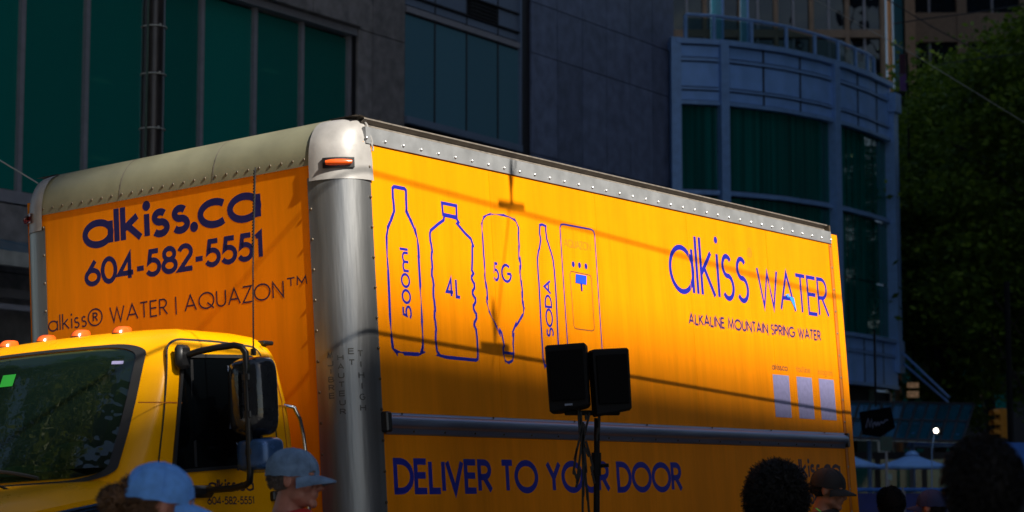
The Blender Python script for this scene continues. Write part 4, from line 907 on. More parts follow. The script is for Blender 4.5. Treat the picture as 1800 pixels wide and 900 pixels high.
for px0, px1 in ((1250, 1268), (1302, 1312)):
    a = at_Y(px0, 0, 80); b = at_Y(px1, 0, 80)
    tt = thing('glass_fin', 'teal glass fin standing behind the terrace railing, ' + ('left one' if px0 < 1260 else 'right one'), 'glass fin', (a.x, 80, 13.7), 0, 'teal fins on the terrace')
    MB().box((0, 0, 0), (b.x - a.x, .3, 9)).build('fin_pane', 'tealstrip', tt); MB().box((b.x - a.x + .003, -.02, 0), (b.x - a.x + .08, .32, 9.1)).build('fin_frame', 'bowframe', tt)
a = at_Y(1590, 0, 104); b = at_Y(1608, 0, 104)
MB().box((a.x - t2.location.x, -4, 0), (b.x - t2.location.x, -.11, 59)).build('corner_pier', 'tanlight', t2)
a2 = at_Y(1573, 0, 104)
MB().box((a2.x - t2.location.x, -3.5, 0), (a.x - t2.location.x - .01, -.4, 58)).build('corner_glass', 'tealstrip', t2)
# a low block closing the view at street level under the trees
def back_block():
    a = at_Y(1470, 450, 100); t = thing('low_block', 'dim low block behind the trees at the right edge', 'building', (a.x, 100, 0))
    MB().box((0, 0, 0), (40, 6, 14)).build('block_wall', 'darkgranite', t)
    for i in range(10):
        for z in (2, 6, 10): MB().box((1 + i * 3.8, -.04, z), (3.8 + i * 3.8, -.005, z + 2.4)).build('block_window', 'teal', t)
back_block()

# ================================================================== TREES
def tree(name, label, x, y, z0, height, crown, nleaf, leaf=.13, m='leaf', seed=1, trunk_r=.22, lean=0.0, group='street trees', limbs=9):
    g = np.random.default_rng(seed)
    t = thing(name, label, 'tree', (x, y, z0), 0, group)
    cz, rx, ry, rz = crown
    mb = MB(); H = cz + rz * .5
    pts = [(lean * k / 8 * 1.0 + .05 * g.normal(), .05 * g.normal(), H * k / 8) for k in range(9)]
    mb.tube(pts, [trunk_r * (1 - .8 * k / 8) + .02 for k in range(9)], 10)
    tips = []
    for i in range(limbs):
        k = 2 + int(i * 5 / limbs); a = g.uniform(0, 6.28); L = g.uniform(.55, .95)
        p0 = Vector(pts[k]); e = Vector((rx * L * math.cos(a), ry * L * math.sin(a), min(H + rz * .4, p0.z + g.uniform(.1, .6) * rz) )); e.x += lean
        mid = p0.lerp(e, .5) + Vector((0, 0, .25 * g.normal())); r = trunk_r * .4 * (1 - k / 11)
        mb.tube([p0, mid, e], [r, r * .6, .02], 6); tips.append(e)
        for q in range(3):
            s = mid.lerp(e, g.uniform(0, 1)); f = s + Vector(g.normal(size=3)) * .22 * rx; mb.tube([s, s.lerp(f, .5) + Vector(g.normal(size=3)) * .08, f], [r * .4, r * .25, .01], 5); tips.append(f)
    mb.build('trunk', 'bark', t, smooth=50)
    ncl = max(30, nleaf // 160)
    d = g.normal(size=(ncl, 3)); d /= np.linalg.norm(d, axis=1)[:, None]; rad = g.uniform(.35, 1.0, ncl) ** .6
    cc = d * rad[:, None] * np.array([rx, ry, rz]) + np.array([lean, 0, cz])
    cs = g.uniform(.35, 1.0, ncl) * .26 * (rx + rz) / 2
    idx = g.integers(0, ncl, nleaf)
    off = g.normal(size=(nleaf, 3)) * cs[idx][:, None] * np.array([.6, .6, .32])
    c = cc[idx] + off
    n1 = g.normal(size=(nleaf, 3)); n1[:, 2] *= .5; n1 /= np.linalg.norm(n1, axis=1)[:, None]
    n2 = np.cross(n1, g.normal(size=(nleaf, 3))); n2 /= np.linalg.norm(n2, axis=1)[:, None]
    s = (leaf * g.uniform(.5, 1.2, nleaf))[:, None]
    V = np.stack([c - n1 * s, c - n2 * s * .55, c + n1 * s, c + n2 * s * .55], 1).reshape(-1, 3)
    me = bpy.data.meshes.new('crown'); nv = nleaf * 4
    me.vertices.add(nv); me.vertices.foreach_set('co', V.astype(np.float32).ravel())
    me.loops.add(nv); me.loops.foreach_set('vertex_index', np.arange(nv, dtype=np.int32))
    me.polygons.add(nleaf); me.polygons.foreach_set('loop_start', np.arange(0, nv, 4, dtype=np.int32)); me.polygons.foreach_set('loop_total', np.full(nleaf, 4, dtype=np.int32))
    me.update(); me.validate()
    o = bpy.data.objects.new('crown', me); COL.objects.link(o); me.materials.append(M[m]); o.parent = t
    return t
gG = gz(60, 20)
def Xat(px, Y): return at_Y(px, 500, Y).x
tree('maple_tree', 'leafy green tree beside the curved corner building', Xat(1640, 70), 70, gG, 16, (9.6, 2.6, 3.0, 5.6), 36000, .12, seed=3, lean=.6)
tree('maple_tree', 'broad green tree with its crown reaching the right edge', Xat(1735, 74), 74, gG, 18, (11.6, 3.8, 3.6, 6.0), 52000, .13, seed=5)
tree('maple_tree', 'nearest and tallest green tree, cut by the right edge', Xat(1850, 62), 62, gG, 17, (9.8, 3.4, 3.4, 5.6), 44000, .12, seed=8)
tree('young_tree', 'small tree with sunlit yellow green in its leaf colour, low beside the curved building', Xat(1668, 84), 84, gG, 9, (6.0, 1.6, 1.6, 2.2), 7000, .10, 'leafyellow', seed=9, trunk_r=.1)
tree('young_tree', 'yellow green tree growing behind the terrace railing', Xat(1555, 92), 92, gG, 16, (14.2, 2.2, 2.2, 3.6), 14000, .12, 'leafyellow', seed=12, trunk_r=.12)
for i, (x, y) in enumerate(((-10.0, 7.9), (-14.5, 13.0), (-14.0, 2.2))):
    tree('street_tree', ['leafy tree left of the shop building, nearest the cab', 'leafy tree between the truck cab and the far end of the shop building', 'leafy tree furthest to the left, past the cab'][i], x, y, plane_z(x * UD.x + y * UD.y, KERB) + .14, 14, (9.8, 4.6, 4.6, 4.4), 26000, .13, 'leafyellow', seed=20 + i, trunk_r=.3, limbs=14)

# ================================================================== OFFICE BLOCKS ACROSS THE STREET (unseen behind the camera, added and shaped to shade the view)
def opposite():
    V = -43.0; sh = 49.9 * math.tan(SUN_AZ); rise = 49.9 / math.cos(SUN_AZ) * math.tan(SUN_EL); lo = 2.46 + rise; hi = 5.85 + rise; uL = 4.4 - sh; uR = 16.05 - sh  # opening cut along the sun's path so that only the truck is lit
    t, off = uvthing('slotted_block', 'unseen concrete office block across the street, with a storey opened to let sun onto the truck', 'building', -1.5, V, 0)
    def B(n, a, b, m='concrete', p=t): return MB().box(a, b).build(n, m, p, off=off)
    B('podium', (-1.5, V - 12, -.5), (62, V, lo - .25)); mb = MB(); mb.grid([[(u, v, z) for v, z in ((V, lo - .26), (V, lo + k), (V - 1.5, lo + k), (V - 1.5, lo - .26))] for u, k in ((-1.5, .0), (9.0 - sh, .12), (9.4 - sh, .31), (uR, .07), (62, .07))]); mb.build('slot_parapet', 'concrete', t, off=off)  # parapet top bent to shape the shadow edge on the truck
    B('upper_wall', (-1.5, V - .8, hi), (62, V, 88)); B('slot_wall', (uR, V - .8, lo + .003), (62, V, hi - .003)); B('slot_wall', (-1.5, V - .8, lo + .003), (uL, V, hi - .003))
    for z in range(5, 84, 5):
        if abs(z + 1 - lo) < 3.4 or abs(z + 1 - hi) < 2.2: continue
        for i in range(10): MB().box((0 + i * 6.2, V - .02, z), (4 + i * 6.2, V + .03, z + 2.2)).build('window', 'towerglass', t, off=off)
    t2, off = uvthing('unseen_tower', 'unseen tall concrete tower down the street on the near side, added for shade', 'building', 62, V, 0)
    MB().box((62.2, V - 12, -.5), (190, V, 122)).build('tower_wall', 'concrete', t2, off=off)  # unseen block added to keep the distant towers in shade
    t3, off = uvthing('unseen_tower', 'set back tower behind the office block on the near side', 'building', 10, V - 20, 0)
    MB().box((5, V - 45, -.5), (62, V - 20, lo - 3)).build('tower_wall', 'concrete', t3, off=off)
opposite()
def street_end():
    t, off = uvthing('unseen_tower', 'unseen concrete tower added far to the left to cut sky light', 'building', -80, -34, 0)
    MB().box((-80, -34, -.5), (-46, 70, 62)).build('tower_wall', 'concrete', t, off=off)  # unseen block added to stop sky light from the left
street_end()

# ---- overhead trolley wires whose shadows cross the box wall
def TL(x, y, z): return TO + TR @ Vector((x, y, z))
def wires():
    def lift(x, z, h):      # point on the box wall carried towards the sun to height h
        p = TL(x, 0, z); return p + SD * ((h - p.z) / SD.z)
    def ln(x, za, zb): return za + (zb - za) * (x - .19) / 6.1
    for za, zb, r, lab in ((3.545, 3.282, .0085, 'thin overhead trolley wire above the street, nearer the truck'), (2.686, 2.41, .011, 'thicker overhead trolley wire above the street, further from the truck')):
        pts = [lift(x, ln(x, za, zb), 6.0) for x in np.linspace(-3.5, 8.2, 12)]
        o = MB().tube(pts, r, 6).build('overhead_wire', 'rubber'); tag(o, lab, 'wire', 'trolley wires')
    pts = [lift(1.74, 3.86, 6.12), lift(1.647, 3.54, 6.05), lift(1.383, 2.68, 6.05), lift(1.20, 2.15, 6.12)]
    o = MB().tube([pts[0], pts[1], pts[2], pts[3]], .006, 6).build('span_wire', 'rubber'); tag(o, 'span wire crossing above the two trolley wires', 'wire')
    for i, (x, z, w, h) in enumerate(((1.655, 3.515, .145, .014), (1.383, 2.66, .15, .024))):
        c = lift(x, z, 6.0); ud = Vector((TR[0][0], TR[1][0], TR[2][0]))
        t = thing('wire_hanger', ('slimmer' if i == 0 else 'thicker') + ' insulated hanger bar on a trolley wire', 'hanger', c, 0, 'trolley wire hangers')
        MB().tube([ud * -w, ud * w], h, 8).build('hanger_bar', 'rubber', t)
        MB().tube([(0, 0, 0), (.002, 0, .13), (.0, 0, .20), (.01, 0, .30)], [.010, .016, .022, .008], 8).build('hanger_stem', 'rubber', t)
wires()
def cable(lab, pts, r, m='frame'):
    P = [at_Y(x, y, Y) for x, y, Y in pts]; q = []
    for a, b in zip(P, P[1:]):
        for k in range(8): q.append(a.lerp(b, k / 8))
    q.append(P[-1]); o = MB().tube(q, r, 5).build('overhead_cable', m); tag(o, lab, 'cable', 'distant overhead cables')
cable('pale cable running down across the trees to the right edge', [(1415, -10, 40), (1600, 92, 41), (1815, 224, 42)], .007, 'band')
cable('dark cable sloping over the tan tower', [(1548, -8, 50), (1640, 48, 50), (1740, 100, 50)], .014, 'rubber')
cable('grey cable in front of the tan tower, sagging', [(1570, 42, 52), (1620, 34, 52), (1700, 24, 52), (1815, 6, 52)], .016, 'rubber')
cable('lower grey cable over the tree tops at right', [(1655, 112, 56), (1730, 102, 56), (1815, 92, 56)], .014, 'rubber')
cable('pale cable low across the shop windows at left', [(-10, 276, 18), (60, 318, 18), (90, 338, 18)], .006, 'band')
# ---- slender lamp post with banner
def banner_pole():
    Y = 76; b = at_Y(1567, 118, Y); z0 = gG
    t = thing('lamp_post', 'slender lamp post with sunlit tan in its colour, rising behind the corner of the curved building', 'lamp post', (b.x, Y, z0))
    MB().tube([(0, 0, 0), (0, 0, 9), (-.05, 0, 22)], [.16, .11, .08], 10).build('post_shaft', 'sunlitpole', t)
    p = at_Y(1586, 95, 70)
    q = thing('street_banner', 'narrow purple banner hanging beside the curved building', 'banner', (p.x, 70, p.z))
    MB().box((-.10, 0, -.65), (.11, .02, 0)).build('banner_top', 'darkbanner', q)
    MB().box((-.10, 0, -1.22), (.11, .02, -.652)).build('banner_cloth', 'purplebanner', q)
    MB().box((-.30, 0, -1.75), (.08, .1, -1.23), .02).build('banner_bracket', 'matteblack', q)
    MB().tube([(.16, .05, .05), (.16, .05, gG - p.z)], .035, 8).build('banner_pole', 'matteblack', q)
banner_pole()

# ================================================================== PATIO AT THE RIGHT
def patio():
    # glazed canopy: sloping ribbed panes
    a0 = at_Y(1470, 708, 57); a1 = at_Y(1712, 712, 57); b0 = at_Y(1452, 770, 50); b1 = at_Y(1690, 778, 50)
    t = thing('glass_canopy', 'ribbed blue green glass canopy below the curved building', 'canopy', a0); o3 = tuple(a0)
    n = 12
    for i in range(n):
        s0, s1 = (i + .03) / n, (i + .97) / n; q = [a0.lerp(a1, s0), a0.lerp(a1, s1), b0.lerp(b1, s1), b0.lerp(b1, s0)]
        mb = MB(); mb.add([tuple(p) for p in q] + [(p.x, p.y, p.z - .03) for p in q], [(0, 1, 2, 3), (7, 6, 5, 4), (0, 4, 5, 1), (1, 5, 6, 2), (2, 6, 7, 3), (3, 7, 4, 0)]); mb.build('canopy_pane', 'canopyglass', t, off=o3)
    for i in range(n + 1):
        s = i / n; p, q = a0.lerp(a1, s), b0.lerp(b1, s); MB().tube([p, q], .035, 5).build('canopy_rib', 'darkgranite', t, off=o3)
    for s in (0, .5, 1): MB().tube([a0.lerp(b0, s) + Vector((0, 0, .03)), a1.lerp(b1, s) + Vector((0, 0, .03))], .03, 5).build('canopy_purlin', 'darkgranite', t, off=o3)
    for s in (.3, .62, .95):
        p = a0.lerp(a1, s).lerp(b0.lerp(b1, s), .8); MB().tube([(p.x, p.y, gG), (p.x, p.y, p.z)], .05, 8).build('canopy_post', 'bowframe', t, off=o3)
    # dark shopfront under it
    p = at_Y(1450, 700, 59); t = thing('dark_shopfront', 'dark shopfront under the glass canopy', 'shopfront', (p.x, 59, gG))
    MB().box((0, 0, 0), (6.5, .3, 2.9)).build('shopfront_wall', 'darkgranite', t)
    for i in range(5): MB().box((.2 + i * 1.25, -.05, .3), (1.3 + i * 1.25, -.005, 2.7)).build('shopfront_pane', 'teal', t)
    # awnings
    for (x0, x1, y0, y1, Y, lab) in ((1690, 1830, 778, 838, 48, 'wide blue awning at the right edge behind the traffic signal'), (1600, 1690, 770, 784, 58, 'small blue awning above the white umbrellas')):
        a, b = at_Y(x0, y0, Y), at_Y(x1, y0, Y); c, d = at_Y(x0 - 6, y1, Y - 1.2), at_Y(x1, y1, Y - 1.2)
        t = thing('awning', lab, 'awning', a); mb = MB()
        mb.grid([[a.lerp(b, s).lerp(c.lerp(d, s), k) + Vector((0, 0, -.03 * math.sin(k * 3.1))) for s in np.linspace(0, 1, 9)] for k in (0, .33, .66, 1)]); mb.build('awning_cloth', 'bluecanvas', t, off=tuple(a))
        MB().tube([c, d], .03, 6).build('awning_bar', 'bowframe', t, off=tuple(a)); MB().tube([(b.x, b.y, b.z), (b.x, b.y, gG)], .04, 6).build('awning_post', 'frame', t, off=tuple(a)); MB().tube([(a.x, a.y, a.z), (a.x, a.y, gG)], .04, 6).build('awning_post', 'frame', t, off=tuple(a))
    # black hanging sign with pale handwriting
    Y = 38; c = at_Y(1541, 742, Y)
    t = thing('hanging_sign', 'black hanging sign with pale handwriting above the umbrellas', 'sign', c)
    pg = [(x - c.x, z - c.z) for x, z in [(at_Y(px, py, Y).x, at_Y(px, py, Y).z) for px, py in ((1512, 724), (1566, 715), (1574, 752), (1548, 768), (1518, 764))]]
    MB().prism(pg, lambda x, z, k: (x, k, z), 0, .12).build('sign_board', 'signblack', t)
    mb = MB(); sc = [(1522, 752), (1526, 736), (1529, 750), (1532, 737), (1534, 752), (1535, 745), (1538, 742), (1540, 748), (1543, 742), (1545, 747), (1549, 741), (1552, 744), (1556, 739), (1561, 738)]
    ribbon(mb, [(at_Y(x, y, Y).x - c.x, at_Y(x, y, Y).z - c.z) for x, y in sc], .016, lambda x, z, l: (x, -l, z), .004, False); mb.build('handwriting', 'signscript', t)
    MB().tube([(0, .06, .27), (0, .06, 1.6)], .02, 6).build('sign_hanger', 'matteblack', t)
    # green grey sign with letters
    Y = 40; c = at_Y(1558, 779, Y); t = thing('wall_sign', 'grey green sign below the black hanging sign', 'sign', (c.x, Y, c.z))
    MB().box((-.11, 0, -.14), (.11, .05, .12)).build('sign_board', 'signgreen', t)
    text_mb('C', -.02, .06, -.06, .12, .018, lambda x, z, l: (x, -l, z)).build('lettering', 'stencil', t); text_mb('I', -.05, -.03, -.06, .12, .018, lambda x, z, l: (x, -l, z)).build('lettering', 'stencil', t)
    MB().tube([(0, .03, -.1), (0, .03, gG - c.z)], .025, 6).build('sign_post', 'frame', t)
    c = at_Y(1563, 838, 44); t = thing('menu_board', 'small teal menu board under the umbrellas', 'board', (c.x, 44, c.z)); MB().box((-.055, 0, -.06), (.06, .03, .06)).build('board_face', 'tealstrip', t); MB().tube([(0, .02, -.05), (0, .02, gG - c.z)], .015, 6).build('board_leg', 'frame', t)
    # umbrellas
    def umb(px, py, Y, R, lab):
        c = at_Y(px, py, Y); z0 = gz(c.dot(UD), c.dot(VD)); t = thing('patio_umbrella', lab, 'umbrella', (c.x, Y, z0), .3, 'pale patio umbrellas'); h = c.z - z0
        rows = []
        for s in (0.02, .35, .7, 1.0, 1.0):
            low = .05 if len(rows) == 4 else 0
            rows.append([(R * s * (1 if k % 2 == 0 else .96) * math.cos(k * math.pi / 8), R * s * (1 if k % 2 == 0 else .96) * math.sin(k * math.pi / 8), h - .06 - .30 * s ** .9 - .02 * math.sin(s * 3.1) - low) for k in range(16)])
        MB().grid(rows, True).build('canopy', 'umbrella', t)
        MB().grid([[(r * math.cos(k * math.pi / 6), r * math.sin(k * math.pi / 6), z) for k in range(12)] for r, z in ((.17, h - .10), (.10, h - .02), (.01, h))], True).build('top_vent', 'umbrella', t)
        MB().tube([(0, 0, 0), (0, 0, h - .05)], .022, 8).build('umbrella_pole', 'frame', t)
        for k in range(8): MB().tube([(0, 0, h - .35), (R * .97 * math.cos(k * math.pi / 4), R * .97 * math.sin(k * math.pi / 4), h - .40)], .008, 5).build('rib', 'frame', t)
    umb(1603, 792, 50, .95, 'pale blue patio umbrella nearest the large dark head'); umb(1487, 790, 50, .80, 'pale blue patio umbrella half hidden by the truck rear')
    # blue barrier with posts
    for (x0, x1, lab) in ((1478, 1585, 'blue patio barrier panel nearer the truck'), (1588, 1668, 'blue patio barrier panel under the umbrella')):
        Y = 33; a, b = at_Y(x0, 861, Y), at_Y(x1, 861, Y); z0 = gz(a.dot(UD), a.dot(VD)); t = thing('patio_barrier', lab, 'barrier', (a.x, Y, z0), 0, 'blue patio barriers'); L = b.x - a.x
        MB().box((0, 0, .1), (L, .03, a.z - z0 - .05)).build('barrier_panel', 'bluefence', t); MB().tube([(0, 0, a.z - z0), (L, 0, a.z - z0)], .03, 8).build('barrier_rail', 'bluecanvas', t)
        for x in (0, L): MB().tube([(x, 0, 0), (x, 0, a.z - z0)], .03, 8).build('barrier_post', 'frame', t)
    # lit spotlight
    Y = 40; c = at_Y(1645, 757, Y); t = thing('spotlight', 'small lit white spotlight under the glass canopy', 'lamp', c)
    MB().ell((0, -.02, 0), (.042, .03, .042), 16, 10).build('spot_lens', 'lamp', t); MB().tube([(.02, .02, 0), (.09, .16, .0)], [.07, .08], 12).build('spot_body', 'matteblack', t)
    MB().tube([(0, .1, 0), (-.06, .1, -.35), (-.12, .1, gG - c.z)], .010, 6).build('spot_pole', 'bowframe', t)
    # tan notice boards, a faint glow standing in for sunlight
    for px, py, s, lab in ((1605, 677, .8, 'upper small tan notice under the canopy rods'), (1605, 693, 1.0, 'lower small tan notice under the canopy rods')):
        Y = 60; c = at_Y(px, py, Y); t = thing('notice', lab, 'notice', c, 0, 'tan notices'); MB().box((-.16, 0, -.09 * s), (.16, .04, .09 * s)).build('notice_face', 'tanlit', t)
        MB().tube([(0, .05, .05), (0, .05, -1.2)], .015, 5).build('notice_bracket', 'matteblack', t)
M['tanlit'] = mat('sun-glow tan notice', (0.5, 0.3, 0.15), 0.6, var=0.9, scale=14, emit=(0.8, 0.42, 0.18), es=.035)  # sunlight on the notices put in as weak emission
patio()
def traffic_light():
    Y = 52; c = at_Y(1759, 745, Y); z0 = gz(c.dot(UD), c.dot(VD))
    t = thing('traffic_light', 'amber traffic signal seen side on at the right edge', 'traffic light', (c.x, Y, z0), R_(-62)); h = c.z - z0
    MB().box((-.13, -.08, h - .36), (.13, .10, h + .36), .02).build('signal_housing', 'trafficamber', t)
    MB().tube([(.0, .30, 0), (0, .30, h + 3.4)], .07, 8).build('signal_pole', 'matteblack', t); MB().box((-.02, .08, h - .02), (.02, .3, h + .02)).build('signal_bracket', 'matteblack', t)
    for k, col in ((.235, 'red'), (0, 'amber'), (-.235, 'teal')):
        l = MB().ell((0, -.085, h + k), (.09, .02, .09), 14, 8).build('signal_lens', 'darkhole', t)
        mb = MB(); mb.grid([[(.10 * math.cos(R_(a)), y, h + k + .10 * math.sin(R_(a))) for a in range(-20, 201, 20)] for y in (-.08, -.27 )]); mb.build('visor', 'trafficamber', t)
traffic_light()

# ================================================================== LOUDSPEAKERS ON A STAND
def speakers():
    Y = 11.5; p = at_Y(1046, 735, Y); u, v = p.dot(UD), p.dot(VD); z0 = gz(u, v); h = p.z - z0
    t = thing('speaker_stand', 'black speaker stand with crossbar and dangling cables in front of the truck', 'speaker stand', (p.x, Y, z0))
    MB().tube([(0, 0, .25), (.005, 0, 1.5), (.01, 0, h)], [.019, .017, .015], 10).build('stand_pole', 'matteblack', t)
    MB().tube([(.004, 0, h - .30), (.006, 0, h - .18)], .026, 10).build('pole_collar', 'matteblack', t)
    MB().tube([(.02, 0, h - .25), (.07, -.01, h - .245)], .010, 8).build('locking_knob', 'matteblack', t)
    MB().box((-.16, -.025, h + .015), (.13, .025, h + .04), .006).build('crossbar', 'matteblack', t)
    MB().box((-.155, -.02, h + .04), (-.10, .02, h + .075)).build('yoke', 'matteblack', t); MB().box((.07, -.02, h + .02), (.12, .02, h + .062)).build('yoke', 'matteblack', t)
    for a in (20, 140, 260):
        MB().tube([(.0, 0, .75), (.5 * math.cos(R_(a)), .5 * math.sin(R_(a)), .02)], .012, 8).build('leg', 'matteblack', t)
    MB().tube([(0, 0, .7), (0, 0, .8)], .03, 10).build('leg_hub', 'matteblack', t)
    def pz(px, py): q = at_Y(px, py, Y - .04); return (q.x - p.x, -.04, q.z - z0)
    for pts in ([(1020, 728), (1019, 760), (1025, 800), (1026, 860), (1024, 905)], [(1030, 728), (1026, 770), (1012, 800), (1008, 830), (1014, 842), (1020, 832), (1021, 790), (1027, 745)], [(1026, 780), (1034, 800), (1041, 815), (1045, 850)], [(1024, 765), (1030, 820), (1032, 870), (1036, 910)], [(1051, 735), (1053, 755), (1049, 775)]):
        q = smooth3([pz(*a) for a in pts]); MB().tube(q, .006, 6).build('cable', 'rubber', t)
    M2 = ((( -1, 968, 1039, 604, 722), 'left of the two black loudspeakers on the stand, taller looking', -20, .0), ((1, 1041, 1105, 612, 728), 'right of the two black loudspeakers on the stand, turned further away', 28, .015))
    for (s, x0, x1, y0, y1), lab, yaw, dy in M2:
        a, b = at_Y(x0, y1, Y + dy), at_Y(x1, y0, Y + dy); w = (b.x - a.x) / 2; H = b.z - a.z
        o = thing('loudspeaker', lab, 'speaker', ((a.x + b.x) / 2, Y + dy, a.z), R_(yaw * .35), 'loudspeakers on the stand')
        w *= 1.0; o.rotation_euler = (0, R_(-3.5), R_(yaw * .35))
        def cab(ins, z, k=0): return [(-w + ins, -.10 + ins, z), (w - ins, -.10 + ins, z), (w - ins, .03, z), (w * .62, .12 - ins, z), (-w * .62, .12 - ins, z), (-w + ins, .03, z)]
        mb = MB(); mb.grid([[(x * .96, y, z + .012 * (x / w)) for x, y, z in cab(.010, 0)], [(x * .965, y, z + .012 * (x / w)) for x, y, z in cab(0, .012)], [(x, y, z) for x, y, z in cab(0, H - .02)], [(x, y, z + .010 * s * (x / w) * 0) for x, y, z in cab(.008, H - .008)]], True)
        n = 6; mb.f += [tuple(range(6))[::-1], tuple(range(18, 24))]
        mb.build('speaker_cabinet', 'matteblack', o)
        MB().box((-w * .84, -.113, .05), (w * .84, -.1015, H - .04), .004).build('speaker_grille', 'grille', o)
        
        if s < 0: MB().box((-.02, -.119, .022), (.02, -.112, .032)).build('badge', 'rub', o)
        MB().tube([(-.04, .125, H * .5), (.04, .125, H * .5)], .008, 6).build('handle', 'matteblack', o)
def smooth3(P, n=5):
    P = [Vector(p) for p in P]; out = []
    for i in range(len(P) - 1):
        p0, p1, p2, p3 = P[max(i - 1, 0)], P[i], P[i + 1], P[min(i + 2, len(P) - 1)]
        for j in range(n):
            t = j / n; out.append(0.5 * ((2 * p1) + (p2 - p0) * t + (2 * p0 - 5 * p1 + 4 * p2 - p3) * t * t + (3 * p1 - 3 * p2 + p0 - p3) * t ** 3))
    return out + [P[-1]]
speakers()

# ================================================================== PEOPLE
def remeshed(mb, vox, name, sm=4):
    me = mb.mesh(name + '_src'); o = bpy.data.objects.new(name, me); COL.objects.link(o)
    r = o.modifiers.new('r', 'REMESH'); r.mode = 'VOXEL'; r.voxel_size = vox; r.use_smooth_shade = True
    s = o.modifiers.new('s', 'SMOOTH'); s.factor = .5; s.iterations = sm
    dg = bpy.context.evaluated_depsgraph_get(); out = bpy.data.meshes.new_from_object(o.evaluated_get(dg))
    bpy.data.objects.remove(o); bpy.data.meshes.remove(me); out.name = name; return out
def person(label, loc, face, H, skin='skin', vox=.009, tilt=0.0, cap=None, hair=None, shirt='blackcloth', legs='denim', brim_yaw=0.0, build_=1.0, hairm='hairblack', earless=False):
    t = thing('person', label, 'person', loc, face, 'people in the crowd')
    hc = H - .125; sh = H - .31; hip = H * .52; W_ = build_
    nk = Vector((-.02, 0, H - .23)); Rt = Matrix.Rotation(tilt, 4, 'Y')
    def h(p): q = nk + Rt.to_3x3() @ (Vector(p) - nk); return (q.x, q.y, q.z)
    Rm = Rt.to_3x3()
    mb = MB()
    def E(c, r): mb.ell(h(c), r, 20, 12, Rm)
    E((-.012, 0, hc + .022), (.096, .076, .095)); E((.028, 0, hc - .025), (.064, .060, .085)); E((.030, 0, hc - .080), (.052, .050, .038))
    mb.tube([h((.083, 0, hc + .012)), h((.104, 0, hc - .018)), h((.116, 0, hc - .036)), h((.092, 0, hc - .046))], [.008, .011, .014, .010], 10)
    for s in (1, -1):
        E((.078, .028 * s, hc + .020), (.017, .027, .010)); E((.062, .036 * s, hc - .030), (.026, .024, .024)); E((.103, .011 * s, hc - .041), (.011, .008, .007))
        mb.ell(h((-.004, .079 * s, hc - .008)), (.021, .009, .034), 12, 8, Rm)
        E((.020, .044 * s, hc - .070), (.040, .016, .024))
    E((.089, 0, hc - .062), (.013, .024, .007)); E((.088, 0, hc - .073), (.012, .021, .007)); E((.080, 0, hc - .102), (.019, .024, .018))
    mb.tube([(-.035, 0, sh - .02), (-.025, 0, H - .24), h((-.008, 0, hc - .04))], [.075, .058, .056], 16)
    # torso, arms, legs
    mb.tube([(-.01, 0, hip - .06), (0, 0, hip + .12), (.01, 0, sh - .18), (-.01, 0, sh - .02)], [.13 * W_, .125 * W_, .135 * W_, .10 * W_], 16)
    for s in (1, -1):
        y = .19 * W_ * s
        mb.ell((0, .10 * s * W_, sh - .14), (.115, .12 * W_, .17), 14, 10); mb.ell((-.01, .085 * s, hip), (.12, .10, .13), 14, 10)
        el = (-.02, y + .03 * s, sh - .31); wr = (.10, y + .02 * s, sh - .53)
        mb.tube([(-.01, y * .72, sh - .02), (-.01, y, sh - .06), el], [.055, .055, .042], 12); mb.tube([el, wr], [.042, .027], 12)
        mb.ell((wr[0] + .025, wr[1], wr[2] - .05), (.022, .040, .050), 12, 8)
        for k, (dy, L) in enumerate(((-.030, .062), (-.010, .075), (.010, .070), (.029, .056))):
            b = Vector((wr[0] + .032, wr[1] + dy, wr[2] - .090)); mb.tube([b, b + Vector((.012, 0, -L * .55)), b + Vector((-.004, 0, -L))], [.0095, .009, .008], 8)
        b = Vector((wr[0] + .03, wr[1] - .035 * s, wr[2] - .035)); mb.tube([b, b + Vector((.030, -.010 * s, -.030)), b + Vector((.035, -.004 * s, -.060))], [.012, .011, .009], 8)
        f = .03 * s
        mb.tube([(-.01, .095 * s, hip - .02), (.0 + f, .10 * s, hip * .53), (-.02 + f, .10 * s, .09)], [.095, .062, .043], 14)
        mb.tube([(-.05 + f, .10 * s, .05), (.08 + f, .11 * s, .045), (.17 + f, .115 * s, .035)], [.042, .045, .030], 12)
    me = remeshed(mb, vox, 'body'); o = bpy.data.objects.new('body', me); COL.objects.link(o); me.materials.append(M[skin]); o.parent = t
    c = MB()       # shirt
    c.tube([(-.012, 0, hip - .10), (0, 0, hip + .12), (.01, 0, sh - .18), (-.01, 0, sh + .01), (-.02, 0, sh + .045)], [.150 * W_, .142 * W_, .150 * W_, .115 * W_, .078], 16)
    for s in (1, -1):
        y = .19 * W_ * s; c.ell((0, .10 * s * W_, sh - .14), (.130, .135 * W_, .19), 14, 10); c.ell((-.01, .07 * s, hip), (.135, .11, .14), 14, 10)
        el = Vector((-.02, y + .03 * s, sh - .31)); c.tube([(-.01, y * .62, sh + .0), (-.01, y, sh - .06), el, el + Vector((.05, 0, -.09))], [.070, .072, .060, .052], 12)
    me = remeshed(c, .013, 'shirt', 2); o = bpy.data.objects.new('shirt', me); COL.objects.link(o); me.materials.append(M[shirt]); o.parent = t
    c = MB()
    for s in (1, -1):
        f = .03 * s; c.tube([(-.01, .085 * s, hip + .02), (.0 + f, .10 * s, hip * .53), (-.02 + f, .10 * s, .10)], [.115, .082, .068], 14); c.ell((-.01, .06 * s, hip), (.130, .11, .12), 14, 10)
    me = remeshed(c, .014, 'trousers', 2); o = bpy.data.objects.new('trousers', me); COL.objects.link(o); me.materials.append(M[legs]); o.parent = t
